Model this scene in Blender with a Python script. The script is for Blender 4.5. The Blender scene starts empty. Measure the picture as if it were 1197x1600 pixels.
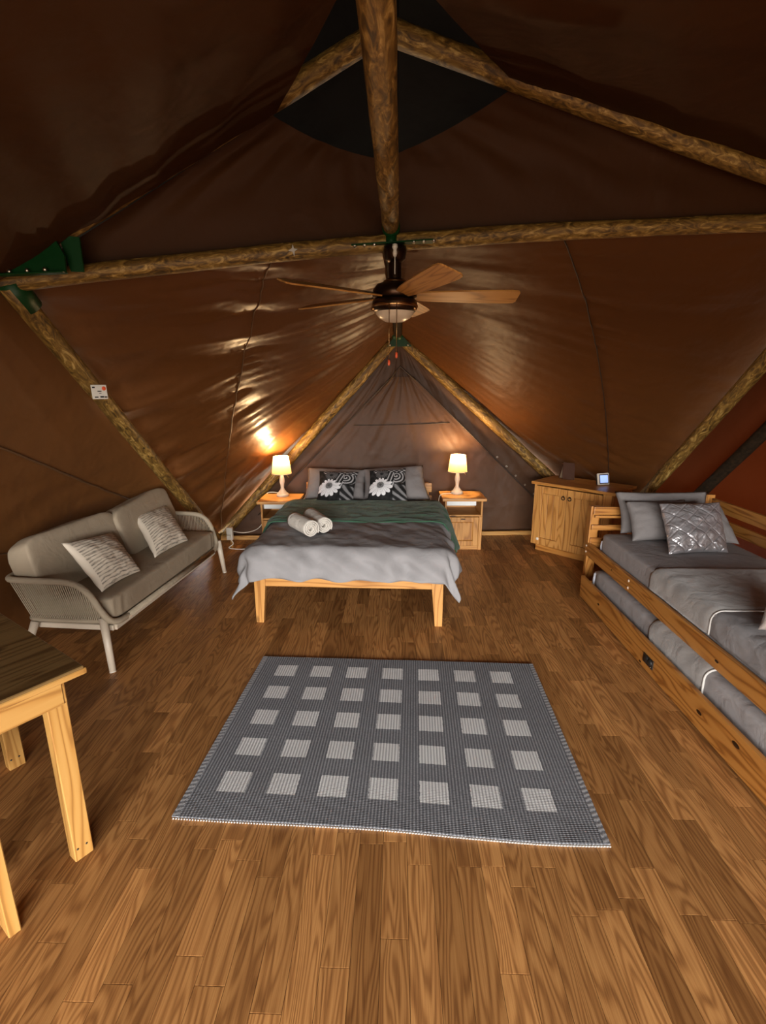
import bpy, bmesh, math, random
from mathutils import Vector, Matrix, noise, Euler
random.seed(7)
R = math.radians
S = bpy.context.scene
COL = S.collection

# ------------------------------------------------------------------ camera
cam_d = bpy.data.cameras.new('camera')
cam = bpy.data.objects.new('camera', cam_d); COL.objects.link(cam)
cam.location = (0, 0, 1.63)
cam.rotation_euler = (R(90 - 14.2112), 0, R(1.5505))
cam_d.sensor_fit = 'VERTICAL'; cam_d.sensor_height = 36.0
cam_d.lens = 770.0 / 1600.0 * 36.0
cam_d.clip_start = 0.02
S.camera = cam
# ------------------------------------------------------------------ sky seen through the open tent front
W = bpy.data.worlds.new('sky'); S.world = W; W.use_nodes = True
wn = W.node_tree.nodes; wl = W.node_tree.links
bg = wn['Background']; bg.inputs['Strength'].default_value = 34.0
tc = wn.new('ShaderNodeTexCoord'); sx = wn.new('ShaderNodeSeparateXYZ'); rp = wn.new('ShaderNodeValToRGB')
wl.new(tc.outputs['Generated'], sx.inputs[0]); wl.new(sx.outputs['Z'], rp.inputs[0]); wl.new(rp.outputs[0], bg.inputs['Color'])
rp.color_ramp.elements[0].position = 0.0; rp.color_ramp.elements[0].color = (.10, .09, .07, 1)
rp.color_ramp.elements[1].position = 0.03; rp.color_ramp.elements[1].color = (1.0, .97, .93, 1)
# daylight enters by the tent's open front: a portal only guides the sky sampling
pd = bpy.data.lights.new('doorway_portal', 'AREA'); pd.shape = 'RECTANGLE'; pd.size = 4.4; pd.size_y = 2.2
pd.cycles.is_portal = True
po = bpy.data.objects.new('doorway_portal', pd); COL.objects.link(po)
po.location = (0.3, -3.6, 1.1); po.rotation_euler = (R(90), 0, 0)
S.view_settings.view_transform = 'Standard'; S.view_settings.look = 'None'
S.view_settings.gamma = 1.0; S.view_settings.use_curve_mapping = False
S.view_settings.exposure = 0.0
LAMP_W = 30.0

# ------------------------------------------------------------------ node helpers
class NT:
    def __init__(s, name):
        s.m = bpy.data.materials.new(name); s.m.use_nodes = True
        s.t = s.m.node_tree; s.n = s.t.nodes; s.l = s.t.links
        s.b = s.n['Principled BSDF']; s.out = s.n['Material Output']
    def put(s, sock, v):
        if isinstance(v, bpy.types.NodeSocket): s.l.new(v, sock)
        elif v is not None:
            try: sock.default_value = v
            except Exception: sock.default_value = (v[0], v[1], v[2], 1)
    def math(s, op, a, b=None, c=None):
        n = s.n.new('ShaderNodeMath'); n.operation = op
        for i, v in enumerate((a, b, c)): s.put(n.inputs[i], v) if v is not None else None
        return n.outputs[0]
    def co(s, kind='Object', scale=(1, 1, 1), rnd=True, loc=None):
        if kind == 'World': o = s.n.new('ShaderNodeNewGeometry').outputs['Position']
        else: o = s.n.new('ShaderNodeTexCoord').outputs[kind]
        mp = s.n.new('ShaderNodeMapping'); mp.inputs['Scale'].default_value = scale
        s.l.new(o, mp.inputs['Vector'])
        if loc is not None: s.put(mp.inputs['Location'], loc)
        elif rnd:
            oi = s.n.new('ShaderNodeObjectInfo'); v = s.n.new('ShaderNodeCombineXYZ')
            r = s.math('MULTIPLY', oi.outputs['Random'], 37.0)
            for i in range(3): s.l.new(r, v.inputs[i])
            s.l.new(v.outputs[0], mp.inputs['Location'])
        return mp.outputs[0]
    def noise(s, vec, scale, detail=3, rough=.5, dist=0, out='Fac'):
        n = s.n.new('ShaderNodeTexNoise'); s.l.new(vec, n.inputs['Vector'])
        n.inputs['Scale'].default_value = scale; n.inputs['Detail'].default_value = detail
        n.inputs['Roughness'].default_value = rough; n.inputs['Distortion'].default_value = dist
        return n.outputs[out]
    def vor(s, vec, scale):
        n = s.n.new('ShaderNodeTexVoronoi'); s.l.new(vec, n.inputs['Vector']); n.inputs['Scale'].default_value = scale
        return n.outputs['Distance']
    def ramp(s, fac, stops):
        n = s.n.new('ShaderNodeValToRGB'); s.put(n.inputs[0], fac)
        e = n.color_ramp.elements
        while len(e) < len(stops): e.new(.5)
        for x, (p, c) in zip(e, stops): x.position = p; x.color = (*c, 1) if len(c) == 3 else c
        return n.outputs[0]
    def mix(s, f, a, b, mode='MIX'):
        n = s.n.new('ShaderNodeMix'); n.data_type = 'RGBA'; n.blend_type = mode
        s.put(n.inputs[0], f); s.put(n.inputs[6], a); s.put(n.inputs[7], b); return n.outputs[2]
    def attr(s, name, out='Fac'):
        n = s.n.new('ShaderNodeAttribute'); n.attribute_name = name; return n.outputs[out]
    def bump(s, h, strength=.3, dist=.01):
        n = s.n.new('ShaderNodeBump'); n.inputs['Strength'].default_value = strength; n.inputs['Distance'].default_value = dist
        s.l.new(h, n.inputs['Height']); s.l.new(n.outputs[0], s.b.inputs['Normal'])
    def fin(s, col=None, rough=.5, metal=0, spec=.5, **kw):
        if col is not None: s.put(s.b.inputs['Base Color'], col)
        s.put(s.b.inputs['Roughness'], rough); s.put(s.b.inputs['Metallic'], metal)
        s.b.inputs['Specular IOR Level'].default_value = spec
        for k, v in kw.items(): s.put(s.b.inputs[k], v)
        return s.m

def pine(name, axis, light, mid, dark, rough=.42, knots=True):
    t = NT(name)
    sc = [1, 1, 1]; sc[axis] = .09
    v = t.co('Object', tuple(sc))
    n = t.noise(v, 7.0, 2, .5, .3)
    rings = t.math('MULTIPLY_ADD', t.math('SINE', t.math('MULTIPLY', n, 75)), .5, .5)
    rings = t.math('POWER', rings, 2.0)
    s2 = [60, 60, 60]; s2[axis] = 1.5
    fine = t.noise(t.co('Object', tuple(s2)), 2.0, 3)
    c = t.ramp(rings, [(0, light), (.7, mid), (1, dark)])
    c = t.mix(t.math('MULTIPLY', fine, .5), c, mid)
    if knots:
        s3 = [1, 1, 1]; s3[axis] = .45
        d = t.vor(t.co('Object', tuple(s3)), 6.0)
        k = t.ramp(d, [(.05, (1, 1, 1)), (.12, (0, 0, 0))])
        c = t.mix(k, c, tuple(x * .35 for x in dark))
    t.bump(fine, .08, .002)
    return t.fin(c, rough, spec=.45)

def fabric(name, col, rough=.85, scale=420, wr=.5, sheen=.0, var=.12):
    t = NT(name)
    v = t.co('Object')
    w = t.noise(v, scale, 2)
    big = t.noise(v, 9, 3, .55, .6)
    c = t.mix(t.math('MULTIPLY', w, var * 2), col, tuple(x * .62 for x in col))
    h = t.math('ADD', t.math('MULTIPLY', big, 1.0), t.math('MULTIPLY', w, .05))
    t.bump(h, wr, .02)
    return t.fin(c, rough, spec=.25, **{'Sheen Weight': sheen})

def plain(name, col, rough=.5, metal=0, spec=.5):
    t = NT(name); n = t.noise(t.co('Object'), 55, 3)
    c = t.mix(t.math('MULTIPLY', n, .25), col, tuple(x * .6 for x in col))
    return t.fin(c, rough, metal, spec)

def emit(name, col, st):
    t = NT(name); return t.fin(col, .4, **{'Emission Color': (*col, 1), 'Emission Strength': st})

def canvas_mat(name, col, rough=.40, trans=0.0, tcol=None, spec=.5):
    t = NT(name)
    v = t.co('World', rnd=False)
    a = t.noise(v, 3.0, 3, .5, .25); b = t.noise(v, 11, 3, .55, .4); c = t.noise(v, 300, 1)
    fade = t.noise(v, 1.3, 3)
    colr = t.mix(t.math('MULTIPLY', fade, .55), tuple(x * 1.25 for x in col), tuple(x * .6 for x in col))
    h = t.math('ADD', t.math('MULTIPLY', a, 1.0), t.math('MULTIPLY', b, .10))
    h = t.math('ADD', h, t.math('MULTIPLY', c, .006))
    t.bump(h, .5, .045)
    t.fin(colr, rough, spec=spec)
    if trans:
        tr = t.n.new('ShaderNodeBsdfTranslucent'); tr.inputs[0].default_value = (*tcol, 1)
        mx = t.n.new('ShaderNodeMixShader'); mx.inputs[0].default_value = trans
        t.l.new(t.b.outputs[0], mx.inputs[1]); t.l.new(tr.outputs[0], mx.inputs[2]); t.l.new(mx.outputs[0], t.out.inputs[0])
    return t.m

M = {}
PL, PM, PD = (.56, .28, .08), (.46, .21, .05), (.28, .11, .024)      # varnished pine
for i, ax in enumerate('xyz'):
    M['pine_' + ax] = pine('varnished_pine_' + ax, i, PL, PM, PD)
    M['raw_' + ax] = pine('yellow_pine_' + ax, i, (.47, .26, .075), (.40, .20, .048), (.26, .115, .026), .5)
    M['honey_' + ax] = pine('honey_pine_' + ax, i, (.52, .235, .055), (.42, .17, .033), (.22, .075, .014), .38)
def log_mat():
    t = NT('gum_pole_wood')
    v = t.co('UV', (1, .30, 1))
    a = t.noise(v, 27, 4, .6, 2.0); b = t.noise(t.co('UV', (1, .25, 1)), 12, 3, .5, .8); k = t.vor(t.co('UV', (1, .6, 1)), 9)
    c = t.ramp(a, [(.36, (.055, .028, .006)), (.48, (.165, .088, .017)), (.58, (.29, .17, .038)), (.68, (.54, .36, .12))])
    c = t.mix(t.ramp(b, [(.45, (0, 0, 0)), (.75, (.7, .7, .7))]), c, (.16, .085, .02))
    c = t.mix(t.ramp(k, [(.04, (1, 1, 1)), (.10, (0, 0, 0))]), c, (.04, .02, .006))
    t.bump(a, .4, .006)
    return t.fin(c, .55, spec=.4)
M['log'] = log_mat()
def shade_log_mat():  # near-black copy of the pole wood, shade put into its colour
    t = NT('shade_painted_pole_wood'); n = t.noise(t.co('Object'), 40, 3)
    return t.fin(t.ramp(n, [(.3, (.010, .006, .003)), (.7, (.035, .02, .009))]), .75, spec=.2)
M['shade_log'] = shade_log_mat()
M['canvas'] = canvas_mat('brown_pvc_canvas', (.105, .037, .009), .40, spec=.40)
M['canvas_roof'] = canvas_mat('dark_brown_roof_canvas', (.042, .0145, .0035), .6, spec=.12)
M['canvas_b'] = canvas_mat('brown_pvc_canvas_right', (.09, .031, .007), .52, spec=.2)
M['canvas_gable'] = canvas_mat('taupe_brown_canvas', (.068, .031, .014), .52, spec=.25)
M['canvas_right'] = canvas_mat('backlit_red_canvas', (.055, .014, .004), .6, .0045, (.55, .075, .01), spec=.15)  # red of light through the canvas put partly into the base colour
M['canvas_left'] = canvas_mat('brown_side_canvas', (.12, .046, .012), .5, spec=.3)
M['canvas_fly'] = canvas_mat('shade_painted_fly_canvas', (.006, .004, .003), .9, spec=.1)  # near-black colour stands in for the lack of light under the roof
M['seam'] = plain('seam_thread', (.11, .05, .018), .5)
M['seam_dark'] = plain('seam_dark', (.03, .014, .006), .6)
M['green'] = plain('green_enamel_steel', (.003, .042, .009), .45, spec=.25)
M['bolt'] = plain('zinc_bolt', (.55, .52, .45), .3, 1)
M['grey_sheet'] = fabric('grey_cotton', (.35, .335, .338), .85, 500, .35)
M['grey_duvet'] = fabric('grey_duvet_cotton', (.285, .278, .284), .8, 500, .4)
M['grey_pillow'] = fabric('grey_pillowcase', (.225, .208, .204), .85, 500, .45)
M['grey_velvet'] = fabric('taupe_velvet', (.30, .282, .268), .7, 160, .5, .4)
M['piping'] = fabric('pale_piping', (.55, .53, .50), .7, 300, .2)
M['blush'] = fabric('blush_ribbed_velvet', (.30, .25, .225), .8, 120, .8, .3)
M['green_throw'] = fabric('green_throw', (.042, .115, .066), .85, 160, .9, .15)
M['towel'] = fabric('white_towel', (.62, .58, .52), .95, 300, .8)
M['white_linen'] = fabric('white_mattress', (.62, .64, .72), .8, 300, .3)
M['sofa_cush'] = fabric('taupe_cushion', (.34, .275, .195), .75, 400, .35)
M['rope'] = fabric('taupe_rope', (.39, .325, .235), .8, 240, .8)
M['sofa_metal'] = plain('cream_powder_coat', (.60, .51, .40), .4)
M['white_plastic'] = plain('white_plastic', (.72, .68, .6), .4)
M['white_board'] = plain('white_board', (.78, .82, .82), .5)
M['cream'] = plain('cream_ceramic', (.68, .55, .42), .4)
M['black'] = plain('black_iron', (.012, .012, .012), .45)
M['bronze'] = plain('dark_bronze', (.05, .026, .014), .28, .85)
M['brass'] = plain('antique_brass', (.42, .24, .10), .3, 1)
M['ring'] = plain('dark_pull', (.05, .025, .012), .35, .5)
M['opal'] = plain('opal_glass', (.72, .58, .43), .3)
M['red_plastic'] = plain('red_plastic', (.75, .10, .03), .4)
M['brownbox'] = plain('brown_leatherette', (.05, .018, .008), .6, spec=.2)
M['screen'] = emit('blue_screen', (.30, .42, .80), 1.0)
M['silver_plastic'] = plain('silver_plastic', (.62, .55, .45), .35)
M['fold_white'] = plain('pale_fold', (.30, .22, .15), .4)
def satin_mat():
    t = NT('silver_satin')
    v = t.co('UV', rnd=False)
    s = t.n.new('ShaderNodeSeparateXYZ'); t.l.new(v, s.inputs[0])
    a = t.math('ADD', s.outputs[0], s.outputs[1]); b = t.math('SUBTRACT', s.outputs[0], s.outputs[1])
    d = []
    for q in (a, b):
        f = t.math('FRACT', t.math('MULTIPLY', q, 3.6)); d.append(t.math('ABSOLUTE', t.math('SUBTRACT', f, .5)))
    mn = t.math('MINIMUM', t.math('SUBTRACT', .5, d[0]), t.math('SUBTRACT', .5, d[1]))
    quilt = t.math('MINIMUM', t.math('MULTIPLY', mn, 9), 1)
    w = t.noise(t.co('Object'), 16, 3, .5, 1.5)
    t.bump(t.math('ADD', quilt, t.math('MULTIPLY', w, 2.2)), .4, .014)
    return t.fin((.46, .45, .47), .3, .6, .6)
M['satin'] = satin_mat()
def stripe_mat():
    t = NT('cream_striped_weave')
    v = t.co('UV', (1, 1, 1), rnd=False)
    s = t.n.new('ShaderNodeSeparateXYZ'); t.l.new(v, s.inputs[0])
    wob = t.noise(t.co('UV', (2.5, 9, 1), rnd=False), 2.2, 3)
    y = t.math('ADD', s.outputs[1], t.math('MULTIPLY', wob, .09))
    st = t.math('MULTIPLY_ADD', t.math('SINE', t.math('MULTIPLY', y, 108)), .5, .5)
    br = t.noise(t.co('UV', (5, 30, 1), rnd=False), 2.0, 3)
    st = t.math('MULTIPLY', st, t.math('MULTIPLY', br, 1.7))
    inside = t.math('MULTIPLY', t.math('GREATER_THAN', s.outputs[0], .055), t.math('LESS_THAN', s.outputs[0], .97))
    st = t.math('MULTIPLY', st, inside)
    c = t.ramp(st, [(.35, (.66, .58, .47)), (.65, (.45, .39, .31)), (1.0, (.20, .18, .15))])
    t.bump(st, .25, .006)
    return t.fin(c, .9, spec=.2)
M['stripe'] = stripe_mat()
def paint_mat():
    t = NT('printed_flower_cotton'); t.bump(t.noise(t.co('Object'), 300, 2), .15, .004)
    return t.fin(t.attr('col', 'Color'), .85, spec=.2)
M['paint'] = paint_mat()
def rug_mat():
    t = NT('woven_grey_rug')
    v = t.co('UV', rnd=False); s = t.n.new('ShaderNodeSeparateXYZ'); t.l.new(v, s.inputs[0])
    u, w = s.outputs[0], s.outputs[1]
    jit = t.noise(v, 90, 2)
    u2 = t.math('ADD', u, t.math('MULTIPLY', t.math('SUBTRACT', jit, .5), .006))
    w2 = t.math('ADD', w, t.math('MULTIPLY', t.math('SUBTRACT', jit, .5), .006))
    fu = t.math('DIVIDE', t.math('SUBTRACT', u2, .0625), .1303); fv = t.math('DIVIDE', t.math('SUBTRACT', w2, .079), .1787)
    def inside(f, n, wd):
        a = t.math('LESS_THAN', t.math('FRACT', f), wd)
        b = t.math('MULTIPLY', t.math('GREATER_THAN', f, 0), t.math('LESS_THAN', f, n))
        return t.math('MULTIPLY', a, b)
    sq = t.math('MULTIPLY', inside(fu, 7, .565), inside(fv, 5, .53))
    rib = t.math('MULTIPLY_ADD', t.math('SINE', t.math('MULTIPLY', u, 2 * math.pi * 118)), .5, .5)
    cross = t.math('MULTIPLY_ADD', t.math('SINE', t.math('MULTIPLY', w, 2 * math.pi * 150)), .5, .5)
    thr = t.noise(t.co('UV', (40, 160, 1), rnd=False), 3, 3)
    band = t.noise(t.co('UV', (3, 20, 1), rnd=False), 2, 2)
    dk = t.ramp(t.math('ADD', t.math('MULTIPLY', rib, .42), t.math('MULTIPLY', thr, .65)), [(.28, (.085, .09, .102)), (.58, (.20, .205, .222)), (.9, (.42, .425, .44))])
    dk = t.mix(t.math('MULTIPLY', band, .45), dk, (.12, .123, .134))
    lt = t.ramp(t.math('ADD', t.math('MULTIPLY', rib, .7), t.math('MULTIPLY', thr, .35)), [(.2, (.38, .385, .39)), (.7, (.70, .70, .70))])
    c = t.mix(sq, dk, lt)
    t.bump(t.math('ADD', rib, t.math('MULTIPLY', cross, .5)), .5, .004)
    return t.fin(c, .95, spec=.15)
M['rug'] = rug_mat()
def fringe_mat():
    t = NT('rug_selvedge'); v = t.co('UV', rnd=False); s = t.n.new('ShaderNodeSeparateXYZ'); t.l.new(v, s.inputs[0])
    a = t.math('ADD', t.math('MULTIPLY', s.outputs[1], 52), t.math('MULTIPLY', s.outputs[0], .35))
    a = t.math('ADD', a, t.math('MULTIPLY', t.noise(v, 20, 2), 1.3))
    st = t.math('MULTIPLY_ADD', t.math('SINE', t.math('MULTIPLY', a, 6.283)), .5, .5)
    t.bump(st, .4, .004)
    return t.fin(t.ramp(st, [(.2, (.16, .165, .18)), (.6, (.40, .40, .41))]), .95, spec=.15)
M['fringe'] = fringe_mat()
def floor_mat():
    t = NT('oak_laminate')
    r = t.attr('rnd')
    off = t.n.new('ShaderNodeCombineXYZ')
    for i, k in enumerate((91.0, 57.0, 33.0)): t.l.new(t.math('MULTIPLY', r, k), off.inputs[i])
    g = t.n.new('ShaderNodeNewGeometry').outputs['Position']
    ad = t.n.new('ShaderNodeVectorMath'); ad.operation = 'ADD'; t.l.new(g, ad.inputs[0]); t.l.new(off.outputs[0], ad.inputs[1])
    def mp(sc):
        m = t.n.new('ShaderNodeMapping'); m.inputs['Scale'].default_value = sc; t.l.new(ad.outputs[0], m.inputs[0]); return m.outputs[0]
    n = t.noise(mp((8, .8, 1)), 1.0, 2, .5, .35)
    rings = t.math('MULTIPLY_ADD', t.math('SINE', t.math('MULTIPLY', n, 125)), .5, .5)
    rings = t.math('POWER', rings, 1.6)
    fine = t.noise(mp((260, 5, 1)), 1.0, 4, .65)
    mott = t.noise(mp((9, 3, 1)), 1.0, 3)
    f = t.math('ADD', t.math('MULTIPLY', rings, .30), t.math('MULTIPLY', fine, .70))
    c = t.ramp(f, [(.25, (.57, .285, .094)), (.5, (.38, .170, .052)), (.78, (.165, .063, .0175))])
    c = t.mix(t.math('MULTIPLY', mott, .45), c, (.28, .125, .04))
    tone = t.ramp(t.math('FRACT', t.math('MULTIPLY', r, 13.7)), [(0, (.60, .56, .52)), (.35, (.86, .85, .84)), (.7, (1.0, 1.0, 1.0)), (1, (1.25, 1.26, 1.28))])
    c = t.mix(1.0, c, tone, 'MULTIPLY')
    t.bump(fine, .06, .002)
    return t.fin(c, t.math('MULTIPLY_ADD', fine, .15, .36), spec=.4)
M['floor'] = floor_mat()
M['subfloor'] = plain('dark_joint', (.03, .014, .006), .8)
M['tabletop'] = pine('weathered_table_top', 0, (.20, .12, .045), (.14, .08, .028), (.07, .035, .012), .35)
def shade_mat():
    t = NT('cream_lamp_shade')
    w = t.noise(t.co('Object', (1, 1, .05)), 260, 2)
    d = t.n.new('ShaderNodeBsdfDiffuse'); d.inputs[0].default_value = (.62, .45, .25, 1)
    tr = t.n.new('ShaderNodeBsdfTranslucent'); t.l.new(t.ramp(w, [(.3, (.28, .19, .09)), (.7, (.36, .25, .13))]), tr.inputs[0])
    mx = t.n.new('ShaderNodeMixShader'); mx.inputs[0].default_value = .55
    t.l.new(d.outputs[0], mx.inputs[1]); t.l.new(tr.outputs[0], mx.inputs[2]); t.l.new(mx.outputs[0], t.out.inputs[0])
    return t.m
M['shade'] = shade_mat()
M['bulb'] = emit('warm_bulb', (1.0, .72, .42), 25)

# ------------------------------------------------------------------ mesh helpers
def mesh(name, verts, faces, smooth=False):
    me = bpy.data.meshes.new(name); me.from_pydata([tuple(v) for v in verts], [], faces); me.update()
    if smooth:
        for p in me.polygons: p.use_smooth = True
    return me
def link(name, me, mat, parent=None, **props):
    o = bpy.data.objects.new(name, me); COL.objects.link(o)
    if mat is not None: me.materials.append(mat) if not me.materials else None
    if parent is not None: o.parent = parent
    for k, v in props.items(): o[k] = v
    return o
def thing(name, label, cat, loc=(0, 0, 0), rz=0, group=None):
    o = bpy.data.objects.new(name, None); COL.objects.link(o); o.empty_display_size = .1
    o.location = loc; o.rotation_euler = (0, 0, rz); o['label'] = label; o['category'] = cat
    if group: o['group'] = group
    return o
def local(o, p):
    m = Matrix.Translation(o.location) @ o.rotation_euler.to_matrix().to_4x4()
    return m.inverted() @ Vector(p)
def single(name, me, mat, label, cat, group=None, kind=None):
    """top-level one-mesh thing: origin moved to its bottom centre"""
    xs = [v.co for v in me.vertices]
    c = Vector(((min(v.x for v in xs) + max(v.x for v in xs)) / 2, (min(v.y for v in xs) + max(v.y for v in xs)) / 2, min(v.z for v in xs)))
    me.transform(Matrix.Translation(-c))
    o = link(name, me, mat); o.location = c; o['label'] = label; o['category'] = cat
    if group: o['group'] = group
    return o
def box(x0, y0, z0, x1, y1, z1, bev=.003, seg=1, taper=None):
    bm = bmesh.new(); bmesh.ops.create_cube(bm, size=1)
    for v in bm.verts:
        v.co = Vector((x0 + (v.co.x + .5) * (x1 - x0), y0 + (v.co.y + .5) * (y1 - y0), z0 + (v.co.z + .5) * (z1 - z0)))
    if taper:
        for v in bm.verts: v.co = taper(v.co)
    if bev: bmesh.ops.bevel(bm, geom=bm.edges[:], offset=bev, segments=seg, affect='EDGES', profile=.7)
    me = bpy.data.meshes.new('box'); bm.to_mesh(me); bm.free(); return me
def beam(p0, p1, w, h, up=(0, 0, 1), bev=.003):
    p0, p1 = Vector(p0), Vector(p1); d = p1 - p0; L = d.length; z = d.normalized()
    x = Vector(up).cross(z); x = x.normalized() if x.length > 1e-4 else Vector((1, 0, 0)); y = z.cross(x)
    me = box(-w / 2, -h / 2, 0, w / 2, h / 2, L, bev)
    me.transform(Matrix.Translation(p0) @ Matrix((x, y, z)).transposed().to_4x4()); return me
def join(*mes):
    bm = bmesh.new()
    for m in mes: bm.from_mesh(m)
    me = bpy.data.meshes.new('j'); bm.to_mesh(me); bm.free(); return me
def smooth(me):
    for p in me.polygons: p.use_smooth = True
    return me
def tube(pts, rad, seg=10, caps=True, wob=0, seed=0, uvs=False):
    pts = [Vector(p) for p in pts]; n = len(pts); V = []; F = []; prev = None
    for i, p in enumerate(pts):
        t = (pts[min(i + 1, n - 1)] - pts[max(i - 1, 0)]).normalized()
        if prev is None: a = t.orthogonal().normalized()
        else: a = (prev - t * prev.dot(t)).normalized()
        prev = a; b = t.cross(a); r = rad(i / (n - 1)) if callable(rad) else rad
        for k in range(seg):
            th = 2 * math.pi * k / seg
            rr = r * (1 + wob * noise.noise(Vector((p.x * 5 + seed, p.y * 5 + math.cos(th) * 1.3, p.z * 5 + math.sin(th) * 1.3))))
            V.append(p + (a * math.cos(th) + b * math.sin(th)) * rr)
    for i in range(n - 1):
        for k in range(seg):
            k2 = (k + 1) % seg; F.append((i * seg + k, i * seg + k2, (i + 1) * seg + k2, (i + 1) * seg + k))
    nside = len(F)
    if caps: F.append(tuple(reversed(range(seg)))); F.append(tuple(range((n - 1) * seg, n * seg)))
    me = mesh('tube', V, F, True)
    if uvs:
        acc = [0]
        for i in range(1, n): acc.append(acc[-1] + (pts[i] - pts[i - 1]).length)
        l = me.uv_layers.new(name='UVMap')
        for p in me.polygons[:nside]:
            i, k = divmod(p.index, seg)
            for li, (di, dk) in zip(p.loop_indices, ((0, 0), (0, 1), (1, 1), (1, 0))): l.data[li].uv = ((k + dk) / seg * .32, acc[i + di])
    return me
def curve(pts, n=8, closed=False):
    """catmull-rom through pts"""
    P = [Vector(p) for p in pts]; out = []; m = len(P)
    for i in range(m - 1):
        p0, p1, p2, p3 = P[max(i - 1, 0)], P[i], P[i + 1], P[min(i + 2, m - 1)]
        for k in range(n):
            t = k / n
            out.append(.5 * ((2 * p1) + (p2 - p0) * t + (2 * p0 - 5 * p1 + 4 * p2 - p3) * t * t + (3 * p1 - p0 - 3 * p2 + p3) * t ** 3))
    out.append(P[-1]); return out
def lathe(prof, seg=32, c=(0, 0, 0)):
    V = []; F = []; n = len(prof)
    for r, z in prof:
        for k in range(seg):
            a = 2 * math.pi * k / seg; V.append((c[0] + r * math.cos(a), c[1] + r * math.sin(a), c[2] + z))
    for i in range(n - 1):
        for k in range(seg):
            k2 = (k + 1) % seg; F.append((i * seg + k, i * seg + k2, (i + 1) * seg + k2, (i + 1) * seg + k))
    return mesh('lathe', V, F, True)
def gridmesh(fn, nu, nv, uv=True, thick=0):
    """fn(u,v) -> point ; optional thickness by a second shell"""
    P = [[Vector(fn(i / nu, j / nv)) for i in range(nu + 1)] for j in range(nv + 1)]
    V = [p for row in P for p in row]; F = []; w = nu + 1
    for j in range(nv):
        for i in range(nu): F.append((j * w + i, j * w + i + 1, (j + 1) * w + i + 1, (j + 1) * w + i))
    me = mesh('grid', V, F, True)
    if uv:
        l = me.uv_layers.new(name='UVMap')
        for p in me.polygons:
            for li in p.loop_indices:
                k = me.loops[li].vertex_index; l.data[li].uv = ((k % w) / nu, (k // w) / nv)
    if thick:
        bm = bmesh.new(); bm.from_mesh(me); bm.normal_update()
        bmesh.ops.solidify(bm, geom=bm.faces[:], thickness=thick); bm.to_mesh(me); bm.free(); smooth(me)
    return me
def fold(u, v, su, sv, seed, warp=.6):
    q = noise.noise(Vector((u * su * .7 + seed, v * 1.7, seed * 3.1)))
    a = noise.noise(Vector((u * su, v * sv + warp * q * 3, seed)))
    b = noise.noise(Vector((u * su * 2.3 + 5, v * sv * 2.4 + warp * q * 5, seed + 9)))
    return a + .45 * (1 - 2 * abs(b))
def sellip(a, b, c, e1=.3, e2=.2, nu=48, nv=24, wr=0, seed=0, freq=8):
    def sp(x, e): return math.copysign(abs(x) ** e, x)
    V = []; F = []
    for j in range(nv + 1):
        ph = -math.pi / 2 + math.pi * j / nv
        for i in range(nu):
            th = 2 * math.pi * i / nu
            p = Vector((a * sp(math.cos(ph), e1) * sp(math.cos(th), e2), b * sp(math.cos(ph), e1) * sp(math.sin(th), e2), c * sp(math.sin(ph), e1)))
            if wr:
                d = noise.noise(p * freq + Vector((seed, seed, seed))) + .5 * noise.noise(p * freq * 2.7 + Vector((seed, 3, 1)))
                p += p.normalized() * wr * d
            V.append(p)
    for j in range(nv):
        for i in range(nu):
            i2 = (i + 1) % nu; F.append((j * nu + i, j * nu + i2, (j + 1) * nu + i2, (j + 1) * nu + i))
    me = mesh('se', V, F, True)
    bm = bmesh.new(); bm.from_mesh(me); bmesh.ops.remove_doubles(bm, verts=bm.verts[:], dist=1e-5); bm.to_mesh(me); bm.free(); smooth(me)
    return me
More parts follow.
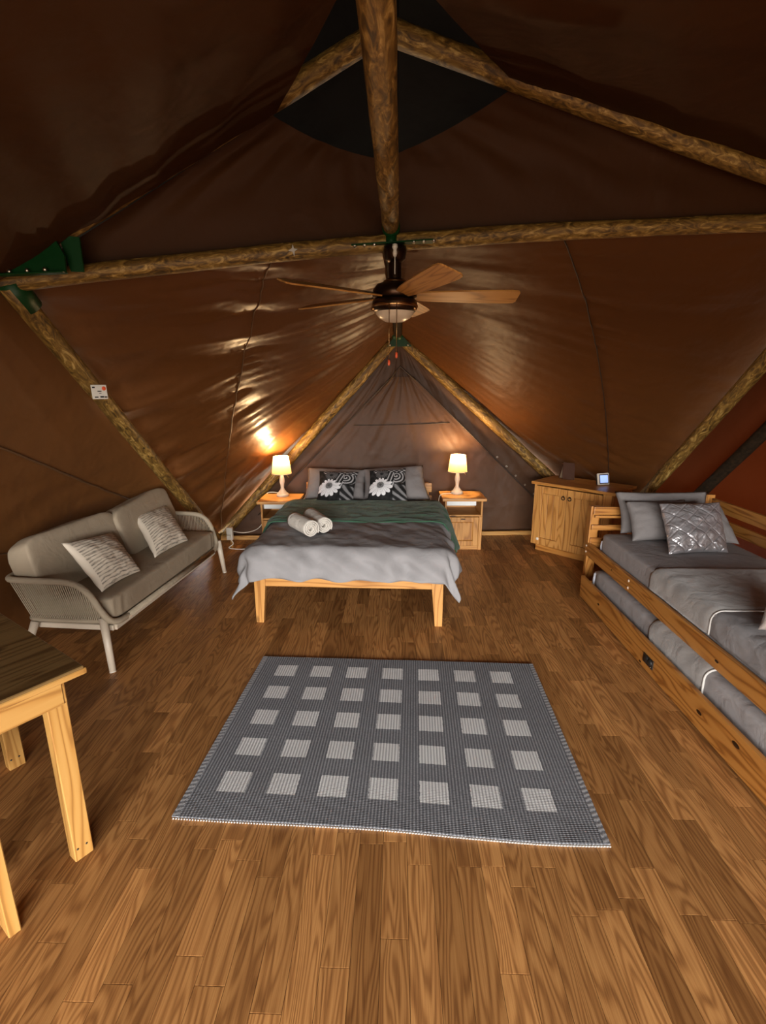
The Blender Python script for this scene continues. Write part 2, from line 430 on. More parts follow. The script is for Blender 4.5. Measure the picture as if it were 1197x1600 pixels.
def pillow(bl, br, tl, tr, th, n=26, wr=.006, seed=1, pinch=.07, paint=None, bulge=.5, sag=0):
    """cushion between its four corners, corners pointed, faces puffed; front face = bl->br x bl->tl"""
    bl, br, tl, tr = map(Vector, (bl, br, tl, tr))
    nrm = (br - bl).cross(tl - bl).normalized()
    cen = (bl + br + tl + tr) / 4
    V = []; F = []; C = []; UV = []; idx = {}
    for side in (1, -1):
        for j in range(n + 1):
            for i in range(n + 1):
                edge = i in (0, n) or j in (0, n)
                if edge and side == -1: idx[(side, i, j)] = idx[(1, i, j)]; continue
                u, v = i / n, j / n; a, b = 2 * u - 1, 2 * v - 1
                ua = .5 + .5 * a * (1 - pinch * (1 - b * b)); va = .5 + .5 * b * (1 - pinch * (1 - a * a))
                p = (bl * (1 - ua) + br * ua) * (1 - va) + (tl * (1 - ua) + tr * ua) * va
                h = th / 2 * max(0, (1 - a * a) * (1 - b * b)) ** bulge
                w = wr * (noise.noise(Vector((u * 5 + seed, v * 5, side))) + .6 * noise.noise(Vector((u * 12, v * 12 + seed, side * 2)))) * (.3 + min(1, 4 * (1 - max(abs(a), abs(b)))))
                rad = .35 * wr * math.sin((math.atan2(b, a)) * 14 + seed) * max(abs(a), abs(b)) ** 3
                p = p + nrm * (side * h + w + rad * side * (0 if edge else 1))
                p.z -= sag * (1 - a * a) * max(0, b)
                idx[(side, i, j)] = len(V); V.append(p); UV.append((u, v)); C.append(paint(u, v) if paint and side == 1 else (.03, .03, .03))
        for j in range(n):
            for i in range(n):
                q = [idx[(side, i, j)], idx[(side, i + 1, j)], idx[(side, i + 1, j + 1)], idx[(side, i, j + 1)]]
                F.append(tuple(q if side == 1 else reversed(q)))
    me = mesh('pillow', V, F, True)
    l = me.uv_layers.new(name='UVMap')
    for lp in me.loops: l.data[lp.index].uv = UV[lp.vertex_index]
    if paint:
        ca = me.color_attributes.new('col', 'FLOAT_COLOR', 'POINT')
        for i, c in enumerate(C): ca.data[i].color = (*c, 1)
    return me
def lerp(a, b, t): return Vector(a) * (1 - t) + Vector(b) * t

# ------------------------------------------------------------------ tent frame key points (metres)
FL = Vector((-1.97, 5.15, 0)); FR = Vector((2.50, 5.55, 0)); B = Vector((.01, 5.35, 2.10))
L = Vector((-2.02, 2.715, 2.17)); C = Vector((-.037, 3.13, 2.47)); RR = Vector((2.75, 3.16, 2.53)); T = Vector((-.10, 2.93, 3.33))
PLt = Vector((-.63, 2.90, 2.98)); PRt = Vector((.55, 3.0, 3.125)); MC = Vector((-.09, 3.05, 2.86))

# ------------------------------------------------------------------ floor of laminate planks
fl = link('floor', box(-2.75, -3.6, -.06, 3.3, 5.75, -.004, 0), M['subfloor'], kind='structure')
PW = .0865
planks = []
col = 0
x = -2.72
while x < 3.25:
    y = -3.6 - random.random() * .5
    while y < 5.72:
        ln = random.choice((.32, .38, .45, .52, .60)) + random.uniform(-.02, .02)
        planks.append((x, max(y, -3.6), x + PW, min(y + ln, 5.72), random.random())); y += ln
    x += PW; col += 1
planks = [p for p in planks if p[3] - p[1] > .02]
def plank_data(p):
    x0, y0, x1, y1, r = p; g = .0006; b = .0008
    cx, cy = (x0 + x1) / 2, (y0 + y1) / 2
    hx, hy = (x1 - x0) / 2 - g, (y1 - y0) / 2 - g
    v = [(sx * hx, sy * hy, -.004) for sx, sy in ((-1, -1), (1, -1), (1, 1), (-1, 1))]
    v += [(sx * hx, sy * hy, -.0003) for sx, sy in ((-1, -1), (1, -1), (1, 1), (-1, 1))]
    v += [(sx * (hx - b), sy * (hy - b), 0) for sx, sy in ((-1, -1), (1, -1), (1, 1), (-1, 1))]
    f = [(i, (i + 1) % 4, 4 + (i + 1) % 4, 4 + i) for i in range(4)] + [(4 + i, 4 + (i + 1) % 4, 8 + (i + 1) % 4, 8 + i) for i in range(4)] + [(8, 9, 10, 11)]
    return (cx, cy), v, f
def infov(p):
    X, Y = (p[0] + p[2]) / 2, (p[1] + p[3]) / 2
    if p[3] < .75: return None
    d = Y * .969 + 1.63 * .245
    if abs(X) > .80 * d + .15: return None
    return d
vis = sorted([(infov(p), p) for p in planks if infov(p) is not None])
near = set(id(p) for _, p in vis[:295])
fv, ff, fr = [], [], []
for p in planks:
    (cx, cy), v, f = plank_data(p)
    if id(p) in near:
        me = mesh('plank', v, f); at = me.attributes.new('rnd', 'FLOAT', 'FACE')
        for i in range(len(f)): at.data[i].value = p[4]
        o = link('plank', me, M['floor'], fl); o.location = (cx, cy, 0)
    else:
        k = len(fv); fv += [(a + cx, b + cy, c) for a, b, c in v]; ff += [tuple(i + k for i in q) for q in f]; fr += [p[4]] * len(f)
me = mesh('planking', fv, ff); at = me.attributes.new('rnd', 'FLOAT', 'FACE')
for i, r in enumerate(fr): at.data[i].value = r
link('planking', me, M['floor'], fl, kind='stuff')

# ------------------------------------------------------------------ canvas walls and ceiling
def coons(a, b, c, d, mid_top=None, mid_right=None, disp=None, nu=60, nv=60, amp=0, sag=0, outn=None):
    """a..b top edge (u), d..c bottom edge; v runs down.  amp: fold depth along the panel normal"""
    a, b, c, d = map(Vector, (a, b, c, d))
    n = ((b - a) + (c - d)).cross((d - a) + (c - b)).normalized()
    if outn is not None and n.dot(Vector(outn)) < 0: n = -n
    def bez(p, m, q, t):
        if isinstance(m, tuple):                       # bent edge: p -> m[0] within m[1], then on to q
            n_, t0 = m
            return lerp(p, n_, t / t0) if t < t0 else lerp(n_, q, (t - t0) / (1 - t0))
        return p * (1 - t) + q * t if m is None else p * (1 - t) ** 2 + (2 * m - (p + q) * .5) * 2 * t * (1 - t) + q * t * t
    def f(u, v):
        top = bez(a, mid_top, b, u); bot = d * (1 - u) + c * u
        le = a * (1 - v) + d * v; ri = bez(b, mid_right, c, v)
        p = top * (1 - v) + bot * v + le * (1 - u) + ri * u - ((a * (1 - u) + b * u) * (1 - v) + (d * (1 - u) + c * u) * v)
        e = 16 * u * (1 - u) * v * (1 - v)
        if disp: p = p + n * disp(u, v) * min(1, e * 3 + .5)
        p.z -= sag * e
        return p
    return f
# back left panel: hangs from the cross pole and the back ridge, narrows towards the left floor point
def dl(u, v):
    w = v - .16 * u                                   # folds run from the left bracket, drooping to the right
    d = .022 * fold(u, w, 1.6, 13, 2.0)
    g = math.exp(-((u - v * .0 - .66 * (1 - v)) / .10) ** 2)
    d += .012 * g * noise.noise(Vector((u * 6, v * 42, 4))) 
    d += .05 * math.exp(-u / .35) * noise.noise(Vector((u * 1.2, (v - .2 * u) * 17, 8)))
    return d
OFF = .07
fbl = coons(L + Vector((-.04, .10, .02)), C + Vector((0, .10, .01)), B + Vector((-.02, .10, .03)), FL + Vector((-.06, .12, -.02)), disp=dl, sag=.03, outn=(-1, 1, 0))
o = link('wall_back_left', gridmesh(fbl, 110, 110), M['canvas'], kind='structure')
def on(f, pts, off=(0, 0, 0)): return [f(u, v) + Vector(off) for u, v in pts]
link('seam', tube(on(fbl, [(.66 * (1 - t) + .04 * t, .01 + .97 * t) for t in [i / 60 for i in range(61)]], (.006, -.006, 0)), .0045, 6), M['seam'], o)
def dr(u, v):
    w = v + .12 * u
    d = .013 * fold(u, w, 1.5, 12, 7.0)
    g = math.exp(-((u - .40 * (1 - v) - .9 * v) / .10) ** 2)
    d += .016 * g * noise.noise(Vector((u * 5, v * 40, 14)))
    return d
fbr = coons(C + Vector((0, .10, .01)), RR + Vector((.05, .10, .02)), FR + Vector((.08, .12, -.02)), B + Vector((.02, .10, .03)), disp=dr, sag=.03, outn=(1, 1, 0))
o = link('wall_back_right', gridmesh(fbr, 110, 110), M['canvas_b'], kind='structure')
link('seam', tube(on(fbr, [(.36 * (1 - t) + .96 * t, .01 + .97 * t) for t in [i / 60 for i in range(61)]], (-.006, -.006, 0)), .0045, 6), M['seam_dark'], o)
# curtains of canvas filling the cross frame above the cross pole
def dcl(u, v): return .035 * noise.noise(Vector((u * 9 - v * 2, v * 1.6, 3))) * (1 - v) * (.4 + .6 * math.exp(-((u - .15) / .4) ** 2)) + .012 * noise.noise(Vector((u * 2, v * 3, 5)))
sh = Vector((0, .09, 0))
f = coons(PLt + sh + Vector((-.03, 0, .03)), MC + sh, C + Vector((0, .10, .01)), L + Vector((-.04, .10, .02)), mid_top=(PLt + MC) / 2 + sh + Vector((-.03, 0, -.012)), disp=dcl)
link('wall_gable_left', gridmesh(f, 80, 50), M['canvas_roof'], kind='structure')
def dcr(u, v): return .03 * noise.noise(Vector((u * 8 + v * 2, v * 1.8, 13))) * (1 - v) * (.4 + .6 * math.exp(-((u - .8) / .5) ** 2)) + .012 * noise.noise(Vector((u * 2, v * 3, 15)))
f = coons(MC + sh, PRt + sh + Vector((.04, 0, .03)), RR + Vector((.05, .10, .02)), C + Vector((0, .10, .01)), mid_top=(PRt + MC) / 2 + sh + Vector((.02, 0, -.012)), disp=dcr)
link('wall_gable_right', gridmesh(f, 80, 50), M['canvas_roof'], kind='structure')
# inner roof slopes above the camera
def dfl(u, v): return .035 * noise.noise(Vector((u * 2.2, v * 5 + u * 4, 21))) + .016 * fold(u, v + u * .7, 2, 9, 22)
NL = Vector((-.20, 1.95, 2.90)); NR = Vector((.15, 1.9, 2.98))
f = coons(PLt + Vector((.03, -.085, -.045)), (-.05, -3.6, 2.85), (-2.15, -3.6, 2.2), L + Vector((-.02, -.09, -.05)), mid_top=(Vector((-.19, 1.95, 2.87)), .15), disp=dfl, outn=(-1, 0, 1))
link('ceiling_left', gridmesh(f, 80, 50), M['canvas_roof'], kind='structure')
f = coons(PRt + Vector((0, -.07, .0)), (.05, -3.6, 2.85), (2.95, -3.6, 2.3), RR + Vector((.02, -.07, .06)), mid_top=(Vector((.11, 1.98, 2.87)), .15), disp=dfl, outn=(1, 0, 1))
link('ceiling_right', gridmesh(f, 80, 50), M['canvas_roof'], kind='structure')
# outer fly sheet above everything, unlit darkness put into its near-black colour
me = mesh('fly', [(-3.0, -3.6, 2.25), (0, -3.6, 3.55), (3.4, -3.6, 2.3), (-3.0, 2.9, 2.25), (0, 2.95, 3.62), (3.4, 3.1, 2.4), (0, 5.75, 2.45), (-2.6, 5.5, .6), (3.1, 5.8, .6)],
          [(0, 1, 4, 3), (1, 2, 5, 4), (3, 4, 6), (4, 5, 6), (3, 6, 7), (5, 8, 6)])
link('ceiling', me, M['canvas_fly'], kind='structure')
# back gable behind the double bed
def gab(u, v):
    top = B + Vector((0, .03, .05)); bl = FL + Vector((-.05, .08, -.03)); br = FR + Vector((.06, .08, -.03))
    p = top * (1 - v) + (bl * (1 - u) + br * u) * v
    p.y += (.016 * fold(u * 1.5 + v * .4, v * .35 - u, 7, 2.0, 31) + .01 * noise.noise(Vector((u * 9, v * 14, 3)))) * min(1, 3 * v)
    return p
o = link('wall_back', gridmesh(gab, 100, 70), M['canvas_gable'], kind='structure')
def flapf(u, v):
    tl, tr = Vector((-.055, 5.325, 1.735)), Vector((.17, 5.335, 1.735)); bl, br = Vector((-1.50, 5.17, .28)), Vector((1.62, 5.44, .36))
    p = (tl * (1 - u) + tr * u) * (1 - v) + (bl * (1 - u) + br * u) * v
    p.z -= .03 * math.sin(math.pi * u) * v
    p.y -= .008 + .010 * noise.noise(Vector((u * 9, v * 2.5, 6))) + .005 * noise.noise(Vector((u * 24, v * 6, 9))) - .05 * (v * 0)
    return p
link('flap', gridmesh(flapf, 70, 50), M['canvas_gable'], o)
for uu in (0, 1):
    link('seam', tube(on(flapf, [(uu, t / 30) for t in range(31)], (0, -.004, 0)), .007, 6), M['seam_dark'], o)
link('seam', tube(on(flapf, [(.08 + .84 * t / 20, .34) for t in range(21)], (0, -.006, 0)), .004, 6), M['seam_dark'], o)
link('flap_loop', tube([(-.075, 5.31, 1.70), (.035, 5.305, 1.84), (.19, 5.315, 1.70)], .010, 8), M['seam_dark'], o)
for k in range(5):
    p = flapf(1, .62 + .075 * k); me = lathe([(.006, 0), (.008, .002), (.010, 0)], 14); me.transform(Matrix.Translation(p + Vector((.03, -.012, .01))) @ Matrix.Rotation(R(90), 4, 'X'))
    link('grommet', me, M['bolt'], o)
link('baseboard_back', beam(FL + Vector((.02, -.02, .022)), FR + Vector((0, -.02, .022)), .03, .045), M['raw_x'], kind='structure')
# left and right side canvas
def side(fn_top, fn_bot, bow, seed, k=1):
    def f(u, v):
        a, b = fn_top(u), fn_bot(u)
        p = a * (1 - v) + b * v
        p.x += bow * math.sin(math.pi * min(1, v * 1.0)) * (.5 + .5 * min(1, (1 - u) * 4)) + k * .03 * fold(v * .6, u * 2.0 + v * .5, 2, 5, seed) * min(1, v * 3)
        return p
    return f
def topL(u):
    if u < .5: return lerp((-2.10, -3.6, 2.22), (-2.11, 2.72, 2.2), u * 2)
    return lerp((-2.11, 2.72, 2.2), FL + Vector((-.09, .06, 0)), u * 2 - 1)
def botL(u): return lerp((-2.55, -3.6, -.03), (-2.50, 4.4, -.03), min(1, u / .8)) if u < .8 else lerp((-2.50, 4.4, -.03), FL + Vector((-.10, .06, -.03)), (u - .8) / .2)
fsl = side(topL, botL, -.16, 41)
o = link('wall_left', gridmesh(fsl, 120, 50), M['canvas_left'], kind='structure')
def topR(u):
    if u < .5: return lerp((2.95, -3.6, 2.3), RR + Vector((.09, 0, .04)), u * 2)
    return lerp(RR + Vector((.09, 0, .04)), FR + Vector((.10, .06, 0)), u * 2 - 1)
def botR(u): return lerp((3.05, -3.6, -.03), (3.05, 4.6, -.03), min(1, u / .8)) if u < .8 else lerp((3.05, 4.6, -.03), FR + Vector((.12, .06, -.03)), (u - .8) / .2)
fsr = side(topR, botR, .22, 51)
o2 = link('wall_right', gridmesh(fsr, 120, 50), M['canvas_right'], kind='structure')
# front wall with its wide opening, behind the viewer
link('wall_front', join(box(-2.75, -3.66, 0, -1.9, -3.6, 2.3, 0), box(2.5, -3.66, 0, 3.3, -3.6, 2.4, 0), box(-2.9, -3.66, 2.2, 3.4, -3.6, 2.4, 0),
     mesh('tri', [(-3.0, -3.6, 2.25), (3.4, -3.6, 2.3), (0, -3.6, 3.56)], [(0, 1, 2)])), M['canvas'], kind='structure')
# flap seams on the left side canvas
for vv, u0, u1 in ((.30, .52, .97), ):
    link('seam', tube([fsl(u0 + (u1 - u0) * t / 40, vv) + Vector((.012, 0, 0)) for t in range(41)], .008, 6), M['seam'], o)
link('seam', tube([fsl(.80 + .02 * t / 20, .30 + .65 * t / 20) + Vector((.012, 0, 0)) for t in range(21)], .005, 6), M['seam'], o)
link('seam', tube([fsl(.60 + .15 * t / 20, .62 + .02 * t / 20) + Vector((.012, 0, 0)) for t in range(21)], .005, 6), M['seam'], o)

# ------------------------------------------------------------------ poles of the tent frame
def pole(label, p0, p1, r0, r1, mat='log', bend=(0, 0, 0), seed=0, n=26):
    p0, p1 = Vector(p0), Vector(p1)
    mid = min(p0.z, p1.z)
    o = thing('tent_pole', label, 'pole', ((p0.x + p1.x) / 2, (p0.y + p1.y) / 2, mid))
    pts = [p0 * (1 - t) + p1 * t + Vector(bend) * math.sin(math.pi * t) + Vector((0, 0, .006 * noise.noise(Vector((t * 6, seed, 1))))) for t in [i / n for i in range(n + 1)]]
    # grain runs along x of the log: build it along its own axis, then place it
    me = tube(pts, lambda t: r0 * (1 - t) + r1 * t, 18, True, .07, seed, True)
    me.transform(Matrix.Translation(-o.location))
    link('log', me, M[mat], o); return o
ridge = pole('long round ridge pole running overhead from above the viewer to the fan', (-.096, -3.5, 2.50), (-.039, 3.10, 2.50), .047, .047, seed=1, bend=(.0, 0, .0), n=60)
tie = pole('near-level cross pole spanning the tent behind the ceiling fan', L + Vector((-.12, -.02, -.03)), RR + Vector((.05, 0, .015)), .047, .047, seed=2, bend=(.0, .22, .12), n=50)
pole('left upper rafter pole rising from green corner plate to the roof peak', L + Vector((-.02, -.02, .04)), T + Vector((.02, 0, 0)), .050, .052, seed=3)
pole('right upper rafter pole rising to the roof peak', RR + Vector((0, -.03, 0)), T + Vector((.02, 0, .01)), .050, .055, seed=4, n=40)
legL = pole('slanting pole behind the sofa with a small white notice on it', FL, L + Vector((0, 0, -.02)), .055, .055, seed=5)
legR = pole('slanting pole behind the corner cabinet and the single bed', FR, RR + Vector((0, 0, -.02)), .055, .055, seed=6)
pole('left pole of the back gable, slanting behind the left nightstand', FL + Vector((.02, .02, 0)), B + Vector((-.03, -.02, .01)), .055, .055, seed=7)
pole('right pole of the back gable, slanting down behind the corner cabinet', FR + Vector((-.02, -.02, 0)), B + Vector((.03, -.02, .01)), .055, .055, seed=8)
pole('short back ridge pole running from the fan to the back gable peak', C + Vector((.0, .06, -.02)), B + Vector((0, -.04, .05)), .045, .045, 'shade_log', seed=9)
pole('near-black pole put inside the backlit red canvas for the silhouette of an outer pole', (2.78, 5.20, .02), (2.92, 3.35, 1.92), .05, .05, 'shade_log', seed=10)  # added indoors for a backlit outer pole, its silhouette painted as dark wood
# green steel brackets
def bracket(label, loc, parts, bolts):
    o = thing('pole_bracket', label, 'bracket', loc)
    for me in parts:
        me.transform(Matrix.Translation(-Vector(loc))); link('plate', me, M['green'], o)
    for p, d in bolts:
        me = lathe([(0, .010), (.006, .010), (.011, .004), (.011, 0)], 10)
        me.transform(Matrix.Translation(Vector(p) - Vector(loc)) @ Vector(d).to_track_quat('Z', 'Y').to_matrix().to_4x4()); link('bolt', me, M['bolt'], o)
    return o
def plate(pts, th):
    """polygon plate extruded along y"""
    n = len(pts); V = [(x, y - th / 2, z) for x, y, z in pts] + [(x, y + th / 2, z) for x, y, z in pts]
    F = [tuple(range(n)), tuple(reversed(range(n, 2 * n)))] + [(i, n + i, n + (i + 1) % n, (i + 1) % n) for i in range(n)]
    me = mesh('plate', V, F)
    bm = bmesh.new(); bm.from_mesh(me); bmesh.ops.recalc_face_normals(bm, faces=bm.faces[:]); bm.to_mesh(me); bm.free(); return me
pl = plate([(-2.02, 2.60, 2.255), (-1.70, 2.645, 2.36), (-1.645, 2.63, 2.26), (-1.645, 2.62, 2.178), (-2.06, 2.60, 2.158)], .012)
bracket('green steel corner plate at the left end of the cross pole', (-1.85, 2.62, 2.15), [pl, beam((-2.05, 2.59, 2.162), (-1.645, 2.615, 2.182), .05, .008), plate([(-1.70, 2.69, 2.37), (-1.60, 2.70, 2.36), (-1.60, 2.70, 2.20), (-1.66, 2.69, 2.20)], .01)],
        [((-2.0 + .09 * k, 2.592, 2.178 + .004 * k), (0, -1, 0)) for k in range(4)])
d0 = (FL - L).normalized()
me = tube([L + d0 * .0, L + d0 * .17], .069, 16)
bracket('green steel sleeve on top of the slanting pole behind the sofa', tuple(L + d0 * .16), [me], [])
hub = bracket('green steel hub joining ridge and cross poles above the fan', (-.037, 3.12, 2.40),
        [tube([(-.039, 3.03, 2.50), (-.037, 3.13, 2.49)], .050, 18), beam((-.26, 3.07, 2.40), (.20, 3.07, 2.425), .10, .008), tube([(-.037, 3.07, 2.38), (-.037, 3.07, 2.47)], .032, 16)],
        [((-.24 + .055 * k, 3.03, 2.397 + .003 * k), (0, -.3, -1)) for k in (0, 1, 2, 6, 7, 8)])
bracket('green steel plate at the peak of the back gable', (0, 5.22, 2.0),
        [plate([(-.10, 5.26, 2.03), (-.02, 5.26, 2.14), (.05, 5.26, 2.14), (.15, 5.26, 2.03)], .012), tube([B + Vector((-.005, -.10, .05)), B + Vector((-.005, -.02, .05))], .06, 16)],
        [((-.07, 5.252, 2.045), (0, -1, 0)), ((.11, 5.252, 2.045), (0, -1, 0))])
# notice on the pole
nz = thing('notice', 'small white square notice with red mark on the pole behind the sofa', 'sign', (-1.925, 3.235, 1.60), 0)
nz.rotation_euler = (R(-4), 0, R(52)); 
def nbox(x0, z0, x1, z1, mat, nm, d=.0022): link(nm, box(x0, -d, z0, x1, d * .2, z1, .0003), M[mat], nz)
link('board', box(-.047, 0, -.045, .047, .004, .045, .001), M['white_plastic'], nz)
link('red_mark', (lambda m: (m.transform(Matrix.Translation((.029, -.0012, .022)) @ Matrix.Rotation(R(90), 4, 'X')), m)[1])(lathe([(0, .001), (.012, .001), (.013, 0)], 20)), M['red_plastic'], nz)
for a in ((-.041, .024, -.025, .033), (-.012, .002, .012, .007), (-.034, -.036, -.012, -.029), (.0, -.036, .022, -.026), (.026, -.036, .042, -.028), (-.004, -.010, .01, -.007)): nbox(*a, 'black', 'print')

# ------------------------------------------------------------------ ceiling fan
fan = thing('ceiling_fan', 'five-blade ceiling fan with honey wood blades and opal glass bowl light', 'fan', (-.015, 3.05, 2.14))
def flathe(nm, prof, mat, parent=None, seg=36): return link(nm, lathe(prof, seg), M[mat], parent or fan)
flathe('canopy', [(.0, .255), (.062, .255), (.066, .235), (.058, .19), (.035, .17), (.0, .168)], 'bronze')
flathe('downrod', [(.036, .20), (.038, .06)], 'bronze')
flathe('motor_housing', [(.0, .085), (.05, .085), (.062, .07), (.105, .055), (.125, .03), (.128, -.01), (.11, -.02), (.0, -.02)], 'bronze')
flathe('name_band', [(.0625, .078), (.066, .075), (.066, .062), (.0625, .06)], 'brass')
flathe('switch_housing', [(.0, -.018), (.10, -.018), (.128, -.03), (.132, -.05), (.128, -.075), (.118, -.09), (.0, -.09)], 'bronze')
flathe('trim_ring', [(.131, -.052), (.134, -.056), (.134, -.064), (.130, -.068)], 'brass')
flathe('glass_bowl', [(.112, -.088), (.108, -.10), (.09, -.122), (.055, -.14), (.0, -.147)], 'opal')
for a in (200, 330, 80):
    me = lathe([(0, .014), (.007, .014), (.012, .006), (.012, 0)], 12); me.transform(Matrix.Rotation(R(a), 4, 'Z') @ Matrix.Translation((.128, 0, -.078)) @ Matrix.Rotation(R(90), 4, 'Y')); link('screw', me, M['brass'], fan)
def blade_mesh():
    prof = [(.12, .040), (.20, .052), (.35, .062), (.55, .070), (.66, .072), (.70, .066), (.712, .050)]
    n = len(prof); V = []; F = []
    for z in (.004, -.004):
        for x, h in prof: V += [(x, -h, z), (x, h, z)]
    for s, o_ in ((0, 0), (1, 2 * n)):
        for i in range(n - 1):
            q = (o_ + 2 * i, o_ + 2 * i + 2, o_ + 2 * i + 3, o_ + 2 * i + 1); F.append(q if s == 0 else tuple(reversed(q)))
    for i in range(n - 1):
        F.append((2 * i, 2 * n + 2 * i, 2 * n + 2 * i + 2, 2 * i + 2)); F.append((2 * i + 1, 2 * i + 3, 2 * n + 2 * i + 3, 2 * n + 2 * i + 1))
    F.append((0, 1, 2 * n + 1, 2 * n)); F.append((2 * n - 2, 4 * n - 2, 4 * n - 1, 2 * n - 1))
    return mesh('blade', V, F)
bm_, im_ = blade_mesh(), join(box(.10, -.022, -.004, .21, .022, .0, .002), box(.16, -.04, -.0035, .20, .04, -.001, .001))
for k in range(5):
    b = link('blade', bm_, M['pine_x'], fan); b.rotation_euler = (R(-18), 0, R(3.0 + 72 * k)); b.location = (0, 0, -.004)
    i_ = link('blade_iron', im_, M['bronze'], b); i_.location = (0, 0, .0065)
for x, y, z1 in ((-.03, -.13, -.36), (.012, -.135, -.32)):
    ch = link('pull_chain', tube([(x, y, -.06), (x, y, z1)], .0022, 6), M['brass'], fan)
    link('pull_knob', lathe([(0, z1 + .002), (.006, z1), (.008, z1 - .02), (.005, z1 - .03), (0, z1 - .031)], 10, (x, y, 0)), M['red_plastic'], ch)
ch = link('reverse_chain', tube([(.0, -.068, .22), (.0, -.066, .10)], .003, 6), M['white_plastic'], fan)
link('connector', lathe([(0, .255), (.014, .25), (.016, .235), (.009, .222), (.013, .205), (.008, .19), (0, .185)], 12, (0, -.07, 0)), M['white_plastic'], fan)

# ------------------------------------------------------------------ double bed
bed = thing('double_bed', 'honey pine double bed frame with tapered legs under grey duvet', 'bed', (-.308, 4.165, 0), R(-1.3))
hx, yf, yh = .66, -.985, .985
def taper_leg(xo, xi, y0, y1, z1):
    def t(co):
        f = 1 - co.z / z1
        if co.z < .001: co.x = xo + (co.x - xo) * .62
        return co
    return box(min(xo, xi), y0, 0, max(xo, xi), y1, z1, .004, 2, t)
for s in (-1, 1):
    link('leg', taper_leg(s * hx, s * (hx - .085), yf, yf + .045, .36), M['honey_z' if 0 else 'pine_z'], bed)
    link('leg', taper_leg(s * hx, s * (hx - .085), yh - .10, yh - .055, .36), M['pine_z'], bed)
    link('side_rail', box(s * hx - (.03 if s > 0 else 0), yf + .03, .27, s * hx + (0 if s > 0 else .03), yh - .04, .37), M['pine_y'], bed)
    link('headboard_post', box(s * .60 - .03, yh - .05, .0, s * .60 + .03, yh - .01, .66), M['pine_z'], bed)
link('foot_rail', box(-hx + .03, yf + .008, .275, hx - .03, yf + .038, .375), M['pine_x'], bed)
link('head_rail', box(-hx + .03, yh - .09, .27, hx - .03, yh - .06, .37), M['pine_x'], bed)
for z0, z1 in ((.565, .66), (.44, .53)): link('headboard_slat', box(-hx, yh - .075, z0, hx, yh - .05, z1, .008, 2), M['pine_x'], bed)
for k in range(9): link('bed_slat', box(-hx + .03, yf + .12 + .205 * k, .355, hx - .03, yf + .19 + .205 * k, .37), M['raw_x'], bed)
def placed(me, root_loc, rz): me.transform(Matrix.Translation(root_loc) @ Matrix.Rotation(rz, 4, 'Z')); return me
BL, BR = Vector((-.308, 4.165, 0)), R(-1.3)
mt = sellip(.655, .95, .085, .12, .10, 64, 16); mt.transform(Matrix.Translation((0, 0, .457)))
single('mattress', placed(mt, BL, BR), M['grey_sheet'], 'double mattress with grey sheet on the pine bed frame', 'mattress')
def drape(x0, x1, y0, yb, oxl, oxr, oyf, top, nu, nv, flare=.28, p=1.55, wr=.006, seed=1, fold_amp=.022, r=.12, thick=.006):
    X0, X1, Y0 = x0 - oxl, x1 + oxr, y0 - oyf
    def f(u, v):
        X = X0 + (X1 - X0) * u; Y = Y0 + (yb - Y0) * v
        dx = x0 - X if X < x0 else (X - x1 if X > x1 else 0); dy = max(0, y0 - Y)
        d = (dx ** p + dy ** p) ** (1 / p)
        bx, by = min(max(X, x0), x1), max(Y, y0)
        z = top + wr * (noise.noise(Vector((X * 5, Y * 4, seed))) + .5 * noise.noise(Vector((X * 13 + Y * 6, Y * 9, seed + 3)))) - .02 * max(0, 1 - min(bx - x0, x1 - bx) / .12) ** 2 * .5
        if d > 0:
            h = math.hypot(dx, dy); ux, uy = (-dx if X < x0 else dx) / h, -dy / h
            s = X if dy > dx else Y
            w = .010 * math.sin((X * .8 + (Y - y0) * 1.4) * 30 + seed) * min(1, d / .1) + fold_amp * math.sin(s * 21 + 2.2 * noise.noise(Vector((s * 3, seed, 0))) + seed) * min(1, d / .15) + .6 * fold_amp * noise.noise(Vector((X * 9, Y * 9, seed)))
            if d < r: out, dz = d * .75, d * d / (2 * r) * 1.2
            else: out, dz = r * .75 + flare * (d - r), r * .6 + (d - r) * .95
            out += w * min(1, d / .1)
            return Vector((bx + ux * out, by + uy * out, z - dz))
        return Vector((bx, by, z))
    return gridmesh(f, nu, nv, True, thick)
dv = drape(-.645, .645, -.965, .40, .275, .24, .262, .578, 130, 110, seed=2, wr=.012, flare=.24)
single('duvet', placed(dv, BL, BR), M['grey_duvet'], 'plain grey duvet spread over the double bed', 'duvet')
th_ = drape(-.652, .652, -3, .36, .16, .27, 0, .592, 110, 50, seed=5, wr=.009, flare=.22, fold_amp=.02, thick=.010)
# keep the strip of throw between its two hems
bm = bmesh.new(); bm.from_mesh(th_)
bmesh.ops.delete(bm, geom=[v for v in bm.verts if v.co.y < -.42], context='VERTS'); bm.to_mesh(th_); bm.free()
th_ = None
def throwf(u, v):
    X = -.652 - .17 + (1.304 + .17 + .30) * u; Y = -.37 + .78 * v
    Y += .05 * (u - .2) * (1 - v)
    z = .592 + .010 * noise.noise(Vector((X * 4, Y * 11, 5))) + .006 * noise.noise(Vector((X * 11, Y * 24, 8)))
    if v < .06: z -= .004
    d = -.652 - X if X < -.652 else (X - .652 if X > .652 else 0)
    if d > 0:
        s = -1 if X < 0 else 1; r = .11
        if d < r: o_, dz = d * .75, d * d / (2 * r) * 1.2
        else: o_, dz = r * .75 + .36 * (d - r), r * .6 + (d - r) * .92
        o_ += .018 * math.sin(Y * 24) * min(1, d / .1) + .022 * min(1, d / .05)
        return Vector((s * .652 + s * o_, Y - (.25 * d if s > 0 else 0), z - dz))
    return Vector((X, Y, z))
